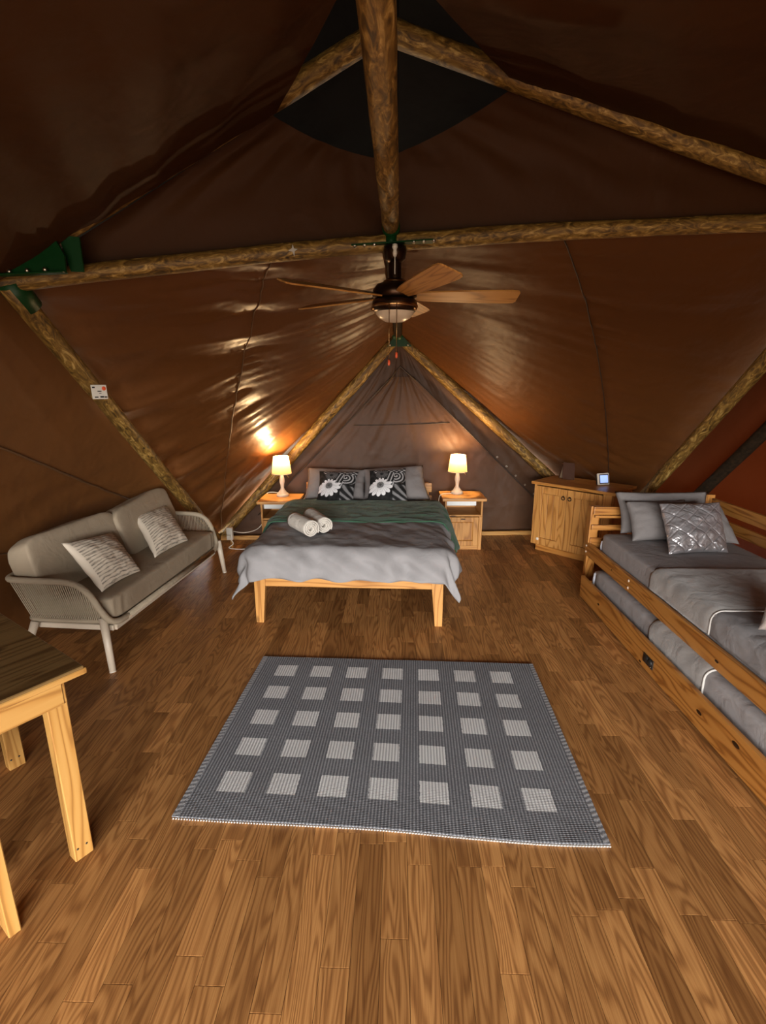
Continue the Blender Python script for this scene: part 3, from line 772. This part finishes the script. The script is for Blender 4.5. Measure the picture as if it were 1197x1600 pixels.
t_ = single('throw_blanket', placed(gridmesh(throwf, 120, 60, True, .010), BL, BR), M['green_throw'], 'dark green throw across the double bed below the pillows', 'blanket')
# rolled towels
def roll(A, Bp, rad, label):
    A, Bp = Vector(A), Vector(Bp); ax = (Bp - A); ln = ax.length; ax.normalize()
    up = Vector((0, 0, 1)); sd = ax.cross(up).normalized(); up = sd.cross(ax)
    V = []; F = []; turns = 3.6; n = 130; t0 = .012
    prof = []
    for i in range(n + 1):
        t = i / n; a = t * turns * 2 * math.pi; rr = .008 + (rad - .008) * t; prof.append((rr * math.cos(a), rr * math.sin(a)))
    m = 12
    for j in range(m + 1):
        s = j / m
        for i, (c, e) in enumerate(prof):
            k = 1 + .03 * noise.noise(Vector((c * 30, e * 30, s * 3)))
            V.append(A + ax * (ln * s + .004 * noise.noise(Vector((c * 60, e * 60, 2)))) + sd * c * k + up * e * k)
    w = n + 1
    for j in range(m):
        for i in range(n): F.append((j * w + i, j * w + i + 1, (j + 1) * w + i + 1, (j + 1) * w + i))
    me = mesh('roll', V, F, True)
    bm = bmesh.new(); bm.from_mesh(me); bmesh.ops.solidify(bm, geom=bm.faces[:], thickness=.010); bm.to_mesh(me); bm.free(); smooth(me)
    return single('towel', me, M['towel'], label, 'towel')
roll((-.775, 3.60, .650), (-.600, 3.36, .650), .056, 'larger rolled white towel on the duvet, on the left')
roll((-.680, 3.76, .650), (-.520, 3.45, .650), .054, 'rolled white towel lying behind the other, on the right')
# pillows and flower cushions
def flower(u, v):
    n = noise.noise(Vector((u * 9, v * 9, 1)))
    c = .012
    dx, dy = u - .74, v - .70; r = math.hypot(dx, dy); a = math.atan2(dy, dx)
    if r < .27: c = .42 if math.sin(r * 75 + a * 1.0) > .25 else .02
    if u > .62 and v < .42:
        w = math.sin((u * 1.0 + v * 1.4) * 22 + 1.5 * math.sin(v * 9)); c = .22 if w > .35 else (.07 if w > -.2 else .012)
    if .45 < u < .68 and .30 < v < .95:
        w = math.sin((u * 1.6 - v * .5) * 40); c = .40 if w > .45 else .015
    if v > .84 and u > .12: c = .40 if math.sin(u * 44) * math.sin(v * 60) > .1 else .02
    dx, dy = u - .34, v - .78; r = math.hypot(dx, dy); a = math.atan2(dy, dx)
    if r < .17: c = .09 + .06 * math.sin(a * 16) if r > .05 else .015
    dx, dy = u - .30, v - .40; r = math.hypot(dx, dy * 1.05); a = math.atan2(dy, dx)
    k = 13; pa = (a / (2 * math.pi) * k) % 1 - .5
    ln = .34 if dy < .08 else .24
    hw = .47 * min(1, (ln - r) / .07) ** .5 if r < ln else -1
    if r < ln and abs(pa) < hw: c = .72 - .35 * (1 if abs(pa) < .04 and r < ln * .75 else 0) - .25 * max(0, .16 - r) / .16
    elif r < ln * .95: c = min(c, .03)
    if r < .10: c = .03 if math.sin(a * 24 + r * 40) > 0 else .25
    c = max(.01, min(.8, c + .03 * n)); return (c, c, c * 1.02)
GP = 'grey pillows at the head of the double bed'
single('pillow', pillow((-.915, 4.74, .545), (-.305, 4.75, .545), (-.92, 5.04, .825), (-.30, 5.04, .80), .17, seed=3), M['grey_pillow'], 'grey pillow on the left at the head of the double bed', 'pillow', GP)
single('pillow', pillow((-.330, 4.75, .545), (.34, 4.76, .55), (-.355, 5.05, .805), (.275, 5.06, .85), .17, seed=6), M['grey_pillow'], 'grey pillow on the right at the head of the double bed', 'pillow', GP)
GC = 'black and white flower cushions on the double bed'
single('cushion', pillow((-.755, 4.53, .575), (-.405, 4.54, .575), (-.765, 4.84, .820), (-.375, 4.84, .81), .13, n=120, wr=.003, seed=8, paint=flower), M['paint'], 'black and white flower print cushion leaning on the left grey pillow', 'cushion', GC)
single('cushion', pillow((-.275, 4.565, .575), (.115, 4.575, .575), (-.265, 4.85, .825), (.095, 4.86, .848), .13, n=120, wr=.003, seed=9, paint=flower), M['paint'], 'black and white flower print cushion leaning on the right grey pillow', 'cushion', GC)

# ------------------------------------------------------------------ nightstands and lamps
def nightstand(loc, rz, w, label, cut=0):
    o = thing('nightstand', label, 'nightstand', loc, rz, 'nightstands beside the double bed')
    h, d, t = .545, .36, .018; x0, x1 = -w / 2, w / 2
    link('top', box(x0 - .03, -d / 2 - .03, h - .028, x1 + .03, d / 2, h, .006, 2), M['pine_x'], o)
    for x in (x0, x1 - t): link('side_panel', box(x, -d / 2, 0, x + t, d / 2, h - .028), M['pine_z'], o)
    link('back_panel', box(x0 + t, d / 2 - .012, .05, x1 - t, d / 2, h - .028, 0), M['pine_x'], o)
    link('niche_board', box(x0 + t + .002, -d / 2 + .055, .455, x1 - .06, -d / 2 + .075, .514, .002), M['white_board'], o, label='white board hanging in the niche')
    link('shelf', box(x0 + t, -d / 2 + .004, .352, x1 - t, d / 2 - .012, .37), M['pine_x'], o)
    link('plinth_rail', box(x0 + t, -d / 2 + .004, 0, x1 - t, -d / 2 + .022, .04), M['pine_x'], o)
    link('post', box(x1 - .038, -d / 2 - .004, 0, x1 - .002, -d / 2 + .018, .352), M['pine_z'], o)
    dr = link('door', join(box(x0 + .012, -d / 2 - .016, .045, x0 + .065, -d / 2 - .001, .35), box(x1 - .095, -d / 2 - .016, .045, x1 - .042, -d / 2 - .001, .35),
                           box(x0 + .065, -d / 2 - .016, .045, x1 - .095, -d / 2 - .001, .10), box(x0 + .065, -d / 2 - .016, .298, x1 - .095, -d / 2 - .001, .35)), M['pine_z'], o)
    link('door_panel', box(x0 + .066, -d / 2 - .011, .101, x1 - .096, -d / 2 - .002, .297, .008), M['pine_z'], dr)
    link('finger_pull', box(-.03, -d / 2 - .018, .325, .015, -d / 2 - .015, .337, .001), M['ring'], dr)
    return o
nightstand((.685, 5.05, 0), R(1.5), .385, 'pine nightstand on the right of the double bed')
nightstand((-1.165, 4.865, 0), R(1.0), .345, 'pine nightstand on the left of the double bed, behind the sofa arm')
def lamp(loc, label, cordpts, k=1.0):
    o = thing('table_lamp', label, 'lamp', loc, 0, 'lit table lamps on the nightstands')
    link('foot', lathe([(0, 0), (.062, 0), (.064, .018), (.060, .024), (.054, .030), (0, .030)], 32), M['cream'], o)
    link('stem', lathe([(.05, .03), (.040, .045), (.022, .07), (.017, .09), (.020, .12), (.027, .15), (.026, .175), (.017, .215), (.013, .25), (.013, .29)], 28), M['cream'], o)
    s_ = lathe([(.100, .235), (.077, .405)], 40)
    sh_ = link('shade', s_, M['shade'], o)
    for rr, zz in ((.1005, .235), (.077, .405)): link('shade_rim', tube([(rr * math.cos(a), rr * math.sin(a), zz) for a in [2 * math.pi * i / 40 for i in range(41)]], .0022, 6), M['piping'], sh_)
    link('bulb', lathe([(0, .29), (.012, .292), (.014, .305), (.024, .325), (.026, .342), (.018, .360), (0, .366)], 20), M['bulb'], o)
    link('switch_rod', tube([(.02, -.02, .27), (.085, -.07, .205)], .003, 6), M['brass'], o)
    if cordpts: link('cord', tube([local(o, p) for p in curve(cordpts, 8)], .004, 6), M['white_plastic'], o)
    ld = bpy.data.lights.new('lamp_light', 'POINT'); ld.energy = LAMP_W * k; ld.color = (1.0, .67, .34); ld.shadow_soft_size = .028
    lo = bpy.data.objects.new('lamp_light', ld); COL.objects.link(lo); lo.parent = o; lo.location = (0, 0, .385)
    return o
lamp((.640, 5.10, .545), 'lit cream table lamp on the right nightstand', [(.59, 5.08, .552), (.53, 5.05, .552), (.468, 5.02, .55), (.445, 5.01, .50), (.44, 5.02, .36), (.43, 5.06, .25)])
lamp((-1.165, 4.93, .545), 'lit cream table lamp on the left nightstand', [(-1.15, 4.98, .552), (-1.2, 5.03, .552), (-1.355, 5.04, .55), (-1.375, 5.04, .42), (-1.40, 5.02, .27), (-1.47, 5.0, .17), (-1.60, 4.97, .135), (-1.70, 4.90, .17)], 1.0)
ex = thing('extension_lead', 'white extension lead with socket block behind the far sofa arm', 'cord', (-1.70, 4.80, .0))
link('socket_block', box(-.03, -.02, .11, .03, .02, .24, .006, 2), M['white_plastic'], ex)
link('plug', box(-.02, -.05, .13, .015, -.02, .17, .005, 2), M['white_plastic'], ex)
link('socket_post', box(-.012, .02, 0, .012, .04, .18), M['raw_z'], ex)
link('cable', tube([local(ex, p) for p in curve([(-1.70, 4.78, .13), (-1.66, 4.76, .08), (-1.70, 4.74, .04), (-1.6, 4.80, .008), (-1.45, 4.86, .006), (-1.33, 4.90, .006)], 8)], .005, 6), M['white_plastic'], ex)

# ------------------------------------------------------------------ sofa
SO, SR = Vector((-1.937, 3.378, 0)), R(-3.84)
sofa = thing('rope_sofa', 'two-seat garden sofa with cream metal frame and woven rope arms', 'sofa', SO, SR)
def mir(p): return (p[0], -p[1], p[2])
half = [(.325, -.60, .262), (.322, -.68, .268), (.305, -.745, .30), (.275, -.775, .38), (.245, -.785, .455), (.195, -.79, .515), (.12, -.79, .545), (-.02, -.79, .55), (-.18, -.79, .55), (-.255, -.775, .55), (-.28, -.72, .55), (-.285, -.60, .55)]
top_rail = curve(half, 8) + list(reversed(curve([mir(p) for p in half], 8)))
link('top_rail', tube(top_rail, lambda t: .019, 12), M['rope'], sofa)
front_low = [(.325, -.62, .262), (.326, .62, .262)]
link('front_rail', tube(front_low, .019, 12), M['rope'], sofa)
low_half = [(.30, -.735, .285), (.10, -.745, .285), (-.14, -.745, .285), (-.205, -.725, .285), (-.22, -.66, .285)]
low = curve(low_half, 6) + list(reversed(curve([mir(p) for p in low_half], 6)))
link('lower_rail', tube(low, .013, 10), M['rope'], sofa)
# one rope per slot: top rail to lower rail, joined because each is only some three pixels wide
cords = []
def cord(a, b_): cords.append(tube([a, lerp(a, b_, .5) , b_], .0034, 5, False))
def top_at(x):
    if x > .12:
        for a, b_ in zip(half[2:7], half[3:8]):
            if a[0] >= x >= b_[0]:
                t = (a[0] - x) / (a[0] - b_[0] + 1e-9); return lerp(a, b_, t)
    return Vector((x, -.79, .55))
for i in range(40):
    t = i / 39; xb = .285 - .465 * t; xt = .300 - .545 * t
    a = top_at(xt); b_ = Vector((xb, -.744, .285))
    cord(a, b_); cord(mir(a), mir(b_))
for i in range(64):
    y = -.70 + 1.40 * i / 63; cord((-.284, y, .55), (-.215, y * .97, .285))
link('rope_weave', join(*cords), M['rope'], sofa, kind='stuff')
smooth(sofa.children[-1].data)
link('seat_deck', box(-.20, -.70, .245, .31, .70, .272, .006), M['rope'], sofa)
for y in (-.70, .70):
    link('side_beam', box(-.19, y - .018, .215, .30, y + .018, .25, .004), M['sofa_metal'], sofa)
link('front_beam', box(.275, -.70, .212, .312, .70, .247, .004), M['sofa_metal'], sofa)
link('back_beam', box(-.20, -.70, .212, -.165, .70, .247, .004), M['sofa_metal'], sofa)
for sx_, sy_ in ((1, -1), (1, 1), (-1, -1), (-1, 1)):
    a = Vector(((.265 if sy_ < 0 else .312) if sx_ > 0 else -.17, sy_ * (.745 if sy_ < 0 else .775), .31 if sx_ > 0 else .27)); b_ = Vector((.33 if sx_ > 0 else -.25, sy_ * .815, 0))
    lg = link('leg', tube([a, b_], lambda t: .024 - .006 * t, 14), M['sofa_metal'], sofa)
    link('foot_cap', tube([lerp(b_, a, .015), b_], .019, 12), M['white_plastic'], lg)
link('leg', tube([(-.04, 0, .22), (-.05, .02, 0)], .016, 10), M['sofa_metal'], sofa)
def sofaw(me, loc=(0, 0, 0), rot=(0, 0, 0)):
    me.transform(Matrix.Translation(loc) @ Euler(rot).to_matrix().to_4x4()); me.transform(Matrix.Translation(SO) @ Matrix.Rotation(SR, 4, 'Z')); return me
sc = sellip(.262, .715, .078, .22, .10, 110, 26, .006, 3, 7)
for v in sc.vertices:                                     # gathered seams along the front border
    if v.co.x > .2: v.co.x += .004 * math.sin(v.co.y * 95) * math.exp(-(v.co.z / .06) ** 2)
single('seat_cushion', sofaw(sc, (.058, 0, .352)), M['sofa_cush'], 'long taupe seat cushion on the rope sofa', 'cushion')
bc = sellip(.085, .405, .20, .34, .16, 72, 30, .014, 5, 6)
single('back_cushion', sofaw(bc, (-.165, -.345, .565), (R(0), R(-17), R(-2))), M['sofa_cush'], 'taupe back cushion at the near end of the sofa, wrinkled corner showing', 'cushion')
bc = sellip(.085, .40, .20, .34, .16, 72, 30, .014, 11, 6)
single('back_cushion', sofaw(bc, (-.135, .40, .575), (R(4), R(-17), R(2))), M['sofa_cush'], 'taupe back cushion at the far end of the sofa', 'cushion')
single('scatter_cushion', pillow((-1.76, 2.70, .438), (-1.705, 3.06, .438), (-2.03, 2.80, .712), (-1.985, 3.25, .648), .15, seed=12, wr=.005, n=40), M['stripe'], 'cream striped cushion on the near half of the sofa', 'cushion')
single('scatter_cushion', pillow((-1.735, 3.315, .438), (-1.665, 3.74, .438), (-2.03, 3.63, .66), (-1.98, 4.07, .65), .15, seed=14, wr=.005, n=40), M['stripe'], 'cream striped cushion on the far half of the sofa', 'cushion')

# ------------------------------------------------------------------ table and bench at the left
e1 = Vector((-.545, -.839, 0)); e2 = Vector((-.839, .545, 0))
tb = thing('wooden_table', 'rustic pine table with worn dark top at left edge', 'table', (-1.014, 1.408, 0), math.atan2(e1.y, e1.x))
# local x runs along e1 (towards the viewer), local y along -e2
Lx, Ly = 1.30, .87
link('top', box(0, -Ly, .725, Lx, 0, .75, .003), M['tabletop'], tb)
link('top_edge', join(box(-.006, -Ly, .722, .014, .004, .742, .003), box(0, -.014, .722, Lx, .005, .742, .003)), M['raw_x'], tb, label='bare pale wood edge')
link('apron', box(.055, -.075, .62, Lx - .055, -.045, .724), M['raw_x'], tb)
link('apron', box(.055, -Ly + .045, .62, Lx - .055, -Ly + .075, .724), M['raw_x'], tb)
link('apron', box(.045, -Ly + .05, .62, .072, -.05, .724), M['raw_y'], tb)
link('apron', box(Lx - .072, -Ly + .05, .62, Lx - .045, -.05, .724), M['raw_y'], tb)
for x, y in ((.042, -.108), (.0, -.802), (Lx - .11, -.108), (Lx - .11, -.802)):
    if 1:
        lg = link('leg', box(x, y, 0, x + .062, y + .048, .72), M['raw_z'], tb)
        for q in (.02, .05): link('nail', lathe([(0, .002), (.004, .001), (.004, 0)], 8, (0, 0, 0)), M['black'], lg); lg.children[-1].location = (x + q, y + .048, .05); lg.children[-1].rotation_euler = (R(-90), 0, 0)
bn = thing('wooden_bench', 'pine bench pushed in beside the table, only one leg in view', 'bench', (-1.180, 1.152, 0), math.atan2(e1.y, e1.x))
link('seat', box(.0, -.27, .42, .95, .036, .455), M['raw_x'], bn)
for x in (.0, .88):
    for y in (-.034, -.26): link('leg', box(x, y, 0, x + .034, y + .07, .42), M['raw_z'], bn)
link('apron', box(.034, .005, .33, .88, .03, .42), M['raw_x'], bn)
link('apron', box(.034, -.255, .33, .88, -.23, .42), M['raw_x'], bn)

# ------------------------------------------------------------------ rug
rq = [Vector(p) for p in ((-.815, 2.724, 0), (.83, 2.681, 0), (.792, 1.477, 0), (-.864, 1.54, 0))]
rug = thing('rug', 'grey woven rug with rows of pale squares on the plank floor', 'rug', (0, 2.1, 0))
def rugf(u, v):
    p = (rq[0] * (1 - u) + rq[1] * u) * (1 - v) + (rq[3] * (1 - u) + rq[2] * u) * v
    p.y += .010 * math.sin(u * 5.2 + .6) * v - .006 * math.sin(u * 9) * v
    p.z = .007 + .002 * noise.noise(Vector((u * 6, v * 5, 2)))
    return p - Vector((0, 2.1, 0))
def flat(me):
    for p in me.polygons: p.use_smooth = False
    return me
link('weave', flat(gridmesh(lambda u, v: rugf(.014 + .972 * u, v), 60, 44, True, .005)), M['rug'], rug)
for u0, u1 in ((0, .0145), (.9855, 1)):
    link('selvedge', flat(gridmesh(lambda u, v: rugf(u0 + (u1 - u0) * u, v) + Vector((0, 0, .001)), 3, 90, True, .005)), M['fringe'], rug)
for vv in (0, 1):
    n = 150; parts = []
    for i in range(n):
        p = rugf((i + .5) / n, vv) + Vector((0, -.003 if vv else .003, 0)); q = rugf((i + 1.3) / n, vv)
        parts.append(beam(p - Vector((.0035, -.004, .006)), p + Vector((.0035, -.005, .001)), .0045, .0045, (0, 1, 0), 0))
    link('hem_stitching', join(*parts), M['piping'], rug, kind='stuff')

# ------------------------------------------------------------------ single bed with trundle at the right
sb = thing('single_bed', 'honey pine single bed with slatted ends along the right side', 'bed', (2.05, 2.78, 0))
def wb(o, x0, y0, z0, x1, y1, z1, mat, nm, bev=.005, **kw): 
    l = o.location; return link(nm, box(x0 - l.x, y0 - l.y, z0 - l.z, x1 - l.x, y1 - l.y, z1 - l.z, bev, 2), M[mat], o, **kw)
YN = 1.55
for y in (3.90, YN): 
    wb(sb, 1.575, y, 0, 1.645, y + .045, .70 if y > 3 else .56, 'honey_z', 'post'); wb(sb, 2.47, y, 0, 2.54, y + .045, .80 if y > 3 else .72, 'honey_z', 'post')
wb(sb, 1.59, 3.880, .635, 2.50, 3.905, .70, 'honey_x', 'head_slat', .008); wb(sb, 1.60, 3.866, .612, 2.50, 3.882, .632, 'honey_x', 'head_slat')
wb(sb, 1.585, 3.878, .505, 2.50, 3.905, .550, 'honey_x', 'head_slat', .008)
wb(sb, 1.585, 3.884, .30, 2.50, 3.905, .44, 'honey_x', 'head_slat', .006)
for z0, z1 in ((.60, .66), (.42, .50)): wb(sb, 1.585, YN + .045, z0 - .14, 2.50, YN + .07, z1 - .14, 'honey_x', 'foot_slat', .006)
rail = wb(sb, 1.572, YN, .285, 1.600, 3.93, .395, 'honey_y', 'side_rail', .008)
wb(sb, 2.50, YN, .285, 2.53, 3.93, .395, 'honey_y', 'side_rail', .008)
for z0, z1 in ((.685, .775), (.56, .64)): wb(sb, 2.515, YN, z0, 2.54, 3.93, z1, 'honey_y', 'back_slat', .006)
for k in range(10): wb(sb, 1.60, 1.70 + .22 * k, .31, 2.50, 1.78 + .22 * k, .328, 'raw_x', 'bed_slat', 0)
for y in (3.915, 3.15):
    for z in (.315, .365):
        me = lathe([(0, .006), (.007, .005), (.010, 0)], 12); me.transform(Matrix.Translation((1.572 - 2.05, y - 2.78, z)) @ Matrix.Rotation(R(-90), 4, 'Y')); link('bolt', me, M['cream'], sb)
tr = thing('trundle_drawer', 'honey pine trundle drawer on the floor under the single bed', 'bed', (2.0, 2.65, 0))
wb(tr, 1.476, 1.45, .012, 1.502, 3.715, .182, 'honey_y', 'front_board', .006)
wb(tr, 1.502, 3.66, .03, 2.44, 3.685, .15, 'honey_x', 'end_board'); wb(tr, 1.502, 1.50, .03, 2.44, 1.525, .15, 'honey_x', 'end_board')
wb(tr, 2.42, 1.50, .03, 2.445, 3.685, .15, 'honey_y', 'rear_board'); wb(tr, 1.502, 1.52, .04, 2.42, 3.66, .058, 'raw_y', 'base_board', 0)
for y in (1.6, 3.5): 
    for x in (1.56, 2.36): link('caster', (lambda m: (m.transform(Matrix.Translation((x - 2.0, y - 2.65, .02)) @ Matrix.Rotation(R(90), 4, 'Y')), m)[1])(lathe([(0, -.012), (.02, -.012), (.02, .012), (0, .012)], 14)), M['black'], tr)
hd = wb(tr, 1.470, 2.555, .058, 1.4765, 2.665, .112, 'black', 'handle', .002)
for y, r in ((2.585, .022), (2.625, .024)):
    me = lathe([(0, .008), (r * .6, .008), (r, .002), (r, 0)], 18); me.transform(Matrix.Translation((1.4705 - 2.0, y - 2.65, .088)) @ Matrix.Rotation(R(-90), 4, 'Y')); link('handle_cup', me, M['black'], hd)
me = lathe([(0, .003), (.004, .002), (.004, 0)], 8); me.transform(Matrix.Translation((1.469 - 2.0, 2.570 - 2.65, .066)) @ Matrix.Rotation(R(-90), 4, 'Y')); link('screw', me, M['bolt'], hd)
def knot(parent, pts, x):
    for y, z, r in pts:
        me = lathe([(0, .0012), (r, .0008), (r * 1.2, 0)], 12); me.transform(Matrix.Translation((x - parent.location.x, y - parent.location.y, z)) @ Matrix.Rotation(R(-90), 4, 'Y') @ Matrix.Diagonal((.6, 1.3, 1, 1))); link('knot', me, M['ring'], parent)
knot(tr, ((3.35, .10, .011), (2.70, .03, .009), (2.12, .10, .014), (1.86, .13, .016)), 1.476)
knot(sb, ((2.20, .33, .010), (3.42, .34, .007)), 1.572)
m1 = sellip(.435, .98, .098, .16, .09, 90, 22, .003, 2, 5); m1.transform(Matrix.Translation((2.047, 2.79 , .428)))
mm = single('mattress', m1, M['grey_sheet'], 'upper mattress in grey fitted sheet on the single bed', 'mattress')
me = sellip(.425, .012, .055, .3, .3, 48, 12); me.transform(Matrix.Translation((2.047, 3.772, .41) - mm.location if False else Vector((2.047, 3.768, .41)) - mm.location)); link('mattress_end', me, M['white_linen'], mm, label='white end showing past the sheet')
m2 = sellip(.43, 1.05, .108, .2, .09, 90, 22, .003, 4, 5); m2.transform(Matrix.Translation((1.965, 2.60, .167)))
m2o = single('mattress', m2, M['grey_sheet'], 'lower mattress in grey sheet in the trundle drawer', 'mattress')
me = sellip(.425, .02, .09, .3, .3, 48, 12); me.transform(Matrix.Translation(Vector((1.965, 3.642, .165)) - m2o.location)); link('mattress_end', me, M['white_linen'], m2o, label='white end showing past the sheet')
# folded velvet blankets: wrap the top and the front face of each mattress
def band(x_front, x_back, ztop, zbot, ya, yb_, seed, slant=0, r=.05, puff=.012, nu=60, nv=36):
    Ltot = (x_back - x_front) + (ztop - zbot) - .43 * r
    def f(u, v):
        s = u * Ltot; Y = ya + (yb_ - ya) * v
        drop = ztop - zbot
        w = puff + .004 * noise.noise(Vector((s * 6, Y * 7, seed))) + .003 * noise.noise(Vector((s * 17, Y * 15, seed)))
        e = min(v, 1 - v) * 12
        w *= min(1, .4 + e)
        if s < drop - r: return Vector((x_front - w, Y + slant * (drop - s), zbot + s))
        if s < drop + r * .57:
            a = (s - (drop - r)) / (r * 1.57) * math.pi / 2
            c = Vector((x_front + r, 0, ztop - r)); return Vector((c.x - (r + w) * math.cos(a), Y, c.z + (r + w) * math.sin(a)))
        return Vector((x_front + r + (s - drop - .57 * r), Y, ztop + w))
    return gridmesh(f, nu, nv, True, .006), f
g1, f1 = band(1.612, 2.45, .526, .40, 2.345, 2.96, 3)
b1 = single('bed_runner', g1, M['grey_velvet'], 'folded taupe velvet blanket across the single bed', 'blanket')
link('piping', tube([f1(t / 60, .0) + Vector((0, -.004, .0)) - b1.location for t in range(61)], .0055, 8), M['piping'], b1, label='pale corded edge')
g2, f2 = band(1.536, 2.36, .275, .12, 2.21, 2.75, 6)
b2 = single('bed_runner', g2, M['grey_velvet'], 'folded taupe velvet blanket on the lower trundle mattress', 'blanket')
link('piping', tube([f2(t / 60, .0) + Vector((0, -.004, .0)) - b2.location for t in range(61)], .0055, 8), M['piping'], b2, label='pale corded edge')
g3, f3 = band(1.610, 2.45, .527, .40, 1.60, 2.352, 8, puff=.006)
single('coverlet', g3, M['grey_duvet'], 'pale grey coverlet on the near half of the single bed', 'blanket')
# pillows on the single bed
single('pillow', pillow((1.735, 3.70, .535), (2.42, 3.72, .535), (1.72, 3.85, .835), (2.44, 3.85, .84), .15, seed=21), M['grey_pillow'], 'grey pillow at the back against the single bed headboard', 'pillow')
single('pillow', pillow((1.735, 3.50, .535), (2.18, 3.52, .535), (1.74, 3.70, .79), (2.20, 3.72, .80), .15, seed=23), M['grey_pillow'], 'smaller grey pillow leaning in front, left of the satin cushion', 'pillow')
single('pillow', pillow((2.25, 3.48, .535), (2.47, 3.44, .535), (2.22, 3.73, .765), (2.47, 3.73, .765), .13, seed=25), M['grey_pillow'], 'grey pillow half hidden to the right of the satin cushion', 'pillow')
single('cushion', pillow((1.84, 3.20, .535), (2.27, 3.25, .535), (1.87, 3.47, .83), (2.33, 3.52, .83), .15, seed=27, wr=.010, n=48), M['satin'], 'shiny silver quilted satin cushion on the single bed', 'cushion')
single('cushion', pillow((1.685, 2.13, .54), (2.03, 2.01, .54), (1.82, 2.30, .82), (2.14, 2.20, .84), .12, seed=29, wr=.007), M['blush'], 'pale ribbed cushion cut off by the right edge of the photo', 'cushion')

# ------------------------------------------------------------------ corner cabinet
CA = Vector((1.40, 4.905, 0)); cang = math.atan2(-.575, .57)
cb = thing('corner_cabinet', 'two-door pine cabinet set across the back right corner', 'cabinet', CA, cang)
W_, D_, H_ = .77, .44, .72
link('top', (lambda: (lambda m: m)(box(-.03, -.03, H_ - .028, W_ + .03, D_ + .02, H_, .006, 2)))(), M['honey_x'], cb)
link('side_panel', box(0, 0, .07, .02, D_, H_ - .028), M['pine_z'], cb); link('side_panel', box(W_ - .02, 0, .07, W_, D_, H_ - .028), M['pine_z'], cb)
link('back_panel', box(.02, D_ - .012, .07, W_ - .02, D_, H_ - .028, 0), M['pine_z'], cb)
link('bottom_panel', box(.02, .0, .07, W_ - .02, D_ - .012, .09), M['honey_x'], cb)
link('plinth', box(.03, .035, 0, W_ - .03, D_, .07), M['honey_x'], cb)
link('stile', box(W_ - .085, -.014, .075, W_, .0, H_ - .03), M['pine_z'], cb); link('stile', box(0, -.014, .075, .02, .0, H_ - .03), M['pine_z'], cb)
for x0, x1, kx in ((.022, .345, .315), (.35, .683, .38)):
    d_ = link('door', join(box(x0, -.020, .078, x0 + .07, -.001, H_ - .04), box(x1 - .07, -.020, .078, x1, -.001, H_ - .04), box(x0 + .07, -.020, .078, x1 - .07, -.001, .15), box(x0 + .07, -.020, H_ - .11, x1 - .07, -.001, H_ - .04)), M['pine_z'], cb)
    n = 3; wdt = (x1 - x0 - .142) / n
    for i in range(n): link('door_board', box(x0 + .071 + wdt * i, -.014, .151, x0 + .071 + wdt * (i + 1) - .0015, -.004, H_ - .111, .005), M['pine_z'], d_)
    k_ = link('ring_pull', tube([(kx + .016 * math.cos(a), -.027, .595 + .016 * math.sin(a)) for a in [2 * math.pi * i / 20 for i in range(21)]], .0045, 8), M['ring'], d_)
    link('pull_plate', box(kx - .009, -.026, .602, kx + .009, -.02, .618, .002), M['ring'], d_)
me = lathe([(0, .006), (.013, .005), (.016, 0)], 14); me.transform(Matrix.Translation((.075, -.020, .135)) @ Matrix.Rotation(R(90), 4, 'X')); link('door_stop', me, M['white_plastic'], cb)
# standing on the cabinet
cl = thing('display_clock', 'small square digital display with glowing blue screen on the cabinet', 'clock', (1.985, 4.685, .72), R(18))
tilt = Matrix.Rotation(R(-14), 4, 'X')
def tl_(me): me.transform(tilt); return me
link('frame', tl_(box(-.064, -.006, .004, .064, .016, .118, .014, 4)), M['silver_plastic'], cl)
link('bezel', tl_(box(-.052, -.0085, .016, .052, -.004, .106, .004)), M['black'], cl)
link('screen', tl_(box(-.044, -.0095, .024, .044, -.007, .098, .001)), M['screen'], cl)
link('rear_case', tl_(box(-.055, .016, .01, .068, .042, .112, .012, 3)), M['black'], cl)
link('stand', beam((0, .06, 0), (0, .035, .06), .05, .006), M['black'], cl)
fd = thing('menu_stand', 'brown folded leatherette card standing on the cabinet', 'folder', (1.735, 5.02, .72), R(8))
link('front_cover', beam((-.0, -.055, .002), (.02, .0, .165), .13, .005, (0, 1, 0)), M['brownbox'], fd)
link('rear_cover', beam((.01, .055, .002), (.02, .003, .165), .13, .005, (0, 1, 0)), M['brownbox'], fd)
link('inner_page', beam((.012, .04, .003), (.022, .002, .15), .12, .002, (0, 1, 0)), M['fold_white'], fd)
for x, z in ((-.068, .008), (-.05, .155)): link('corner_stud', lathe([(0, .008), (.006, .006), (.008, 0)], 10, (x, -.055 + .33 * z, z)), M['brass'], fd)
# pale scrap stuck on the cross pole
sk = single('sticker', plate([(x * .8 + .038, 2.972, z * .8 + .44) for x, z in ((-.80, 2.40), (-.775, 2.415), (-.77, 2.44), (-.76, 2.412), (-.735, 2.41), (-.757, 2.395), (-.76, 2.36), (-.772, 2.392))], .002), M['piping'], 'torn pale star-shaped scrap stuck on the cross pole', 'sticker')
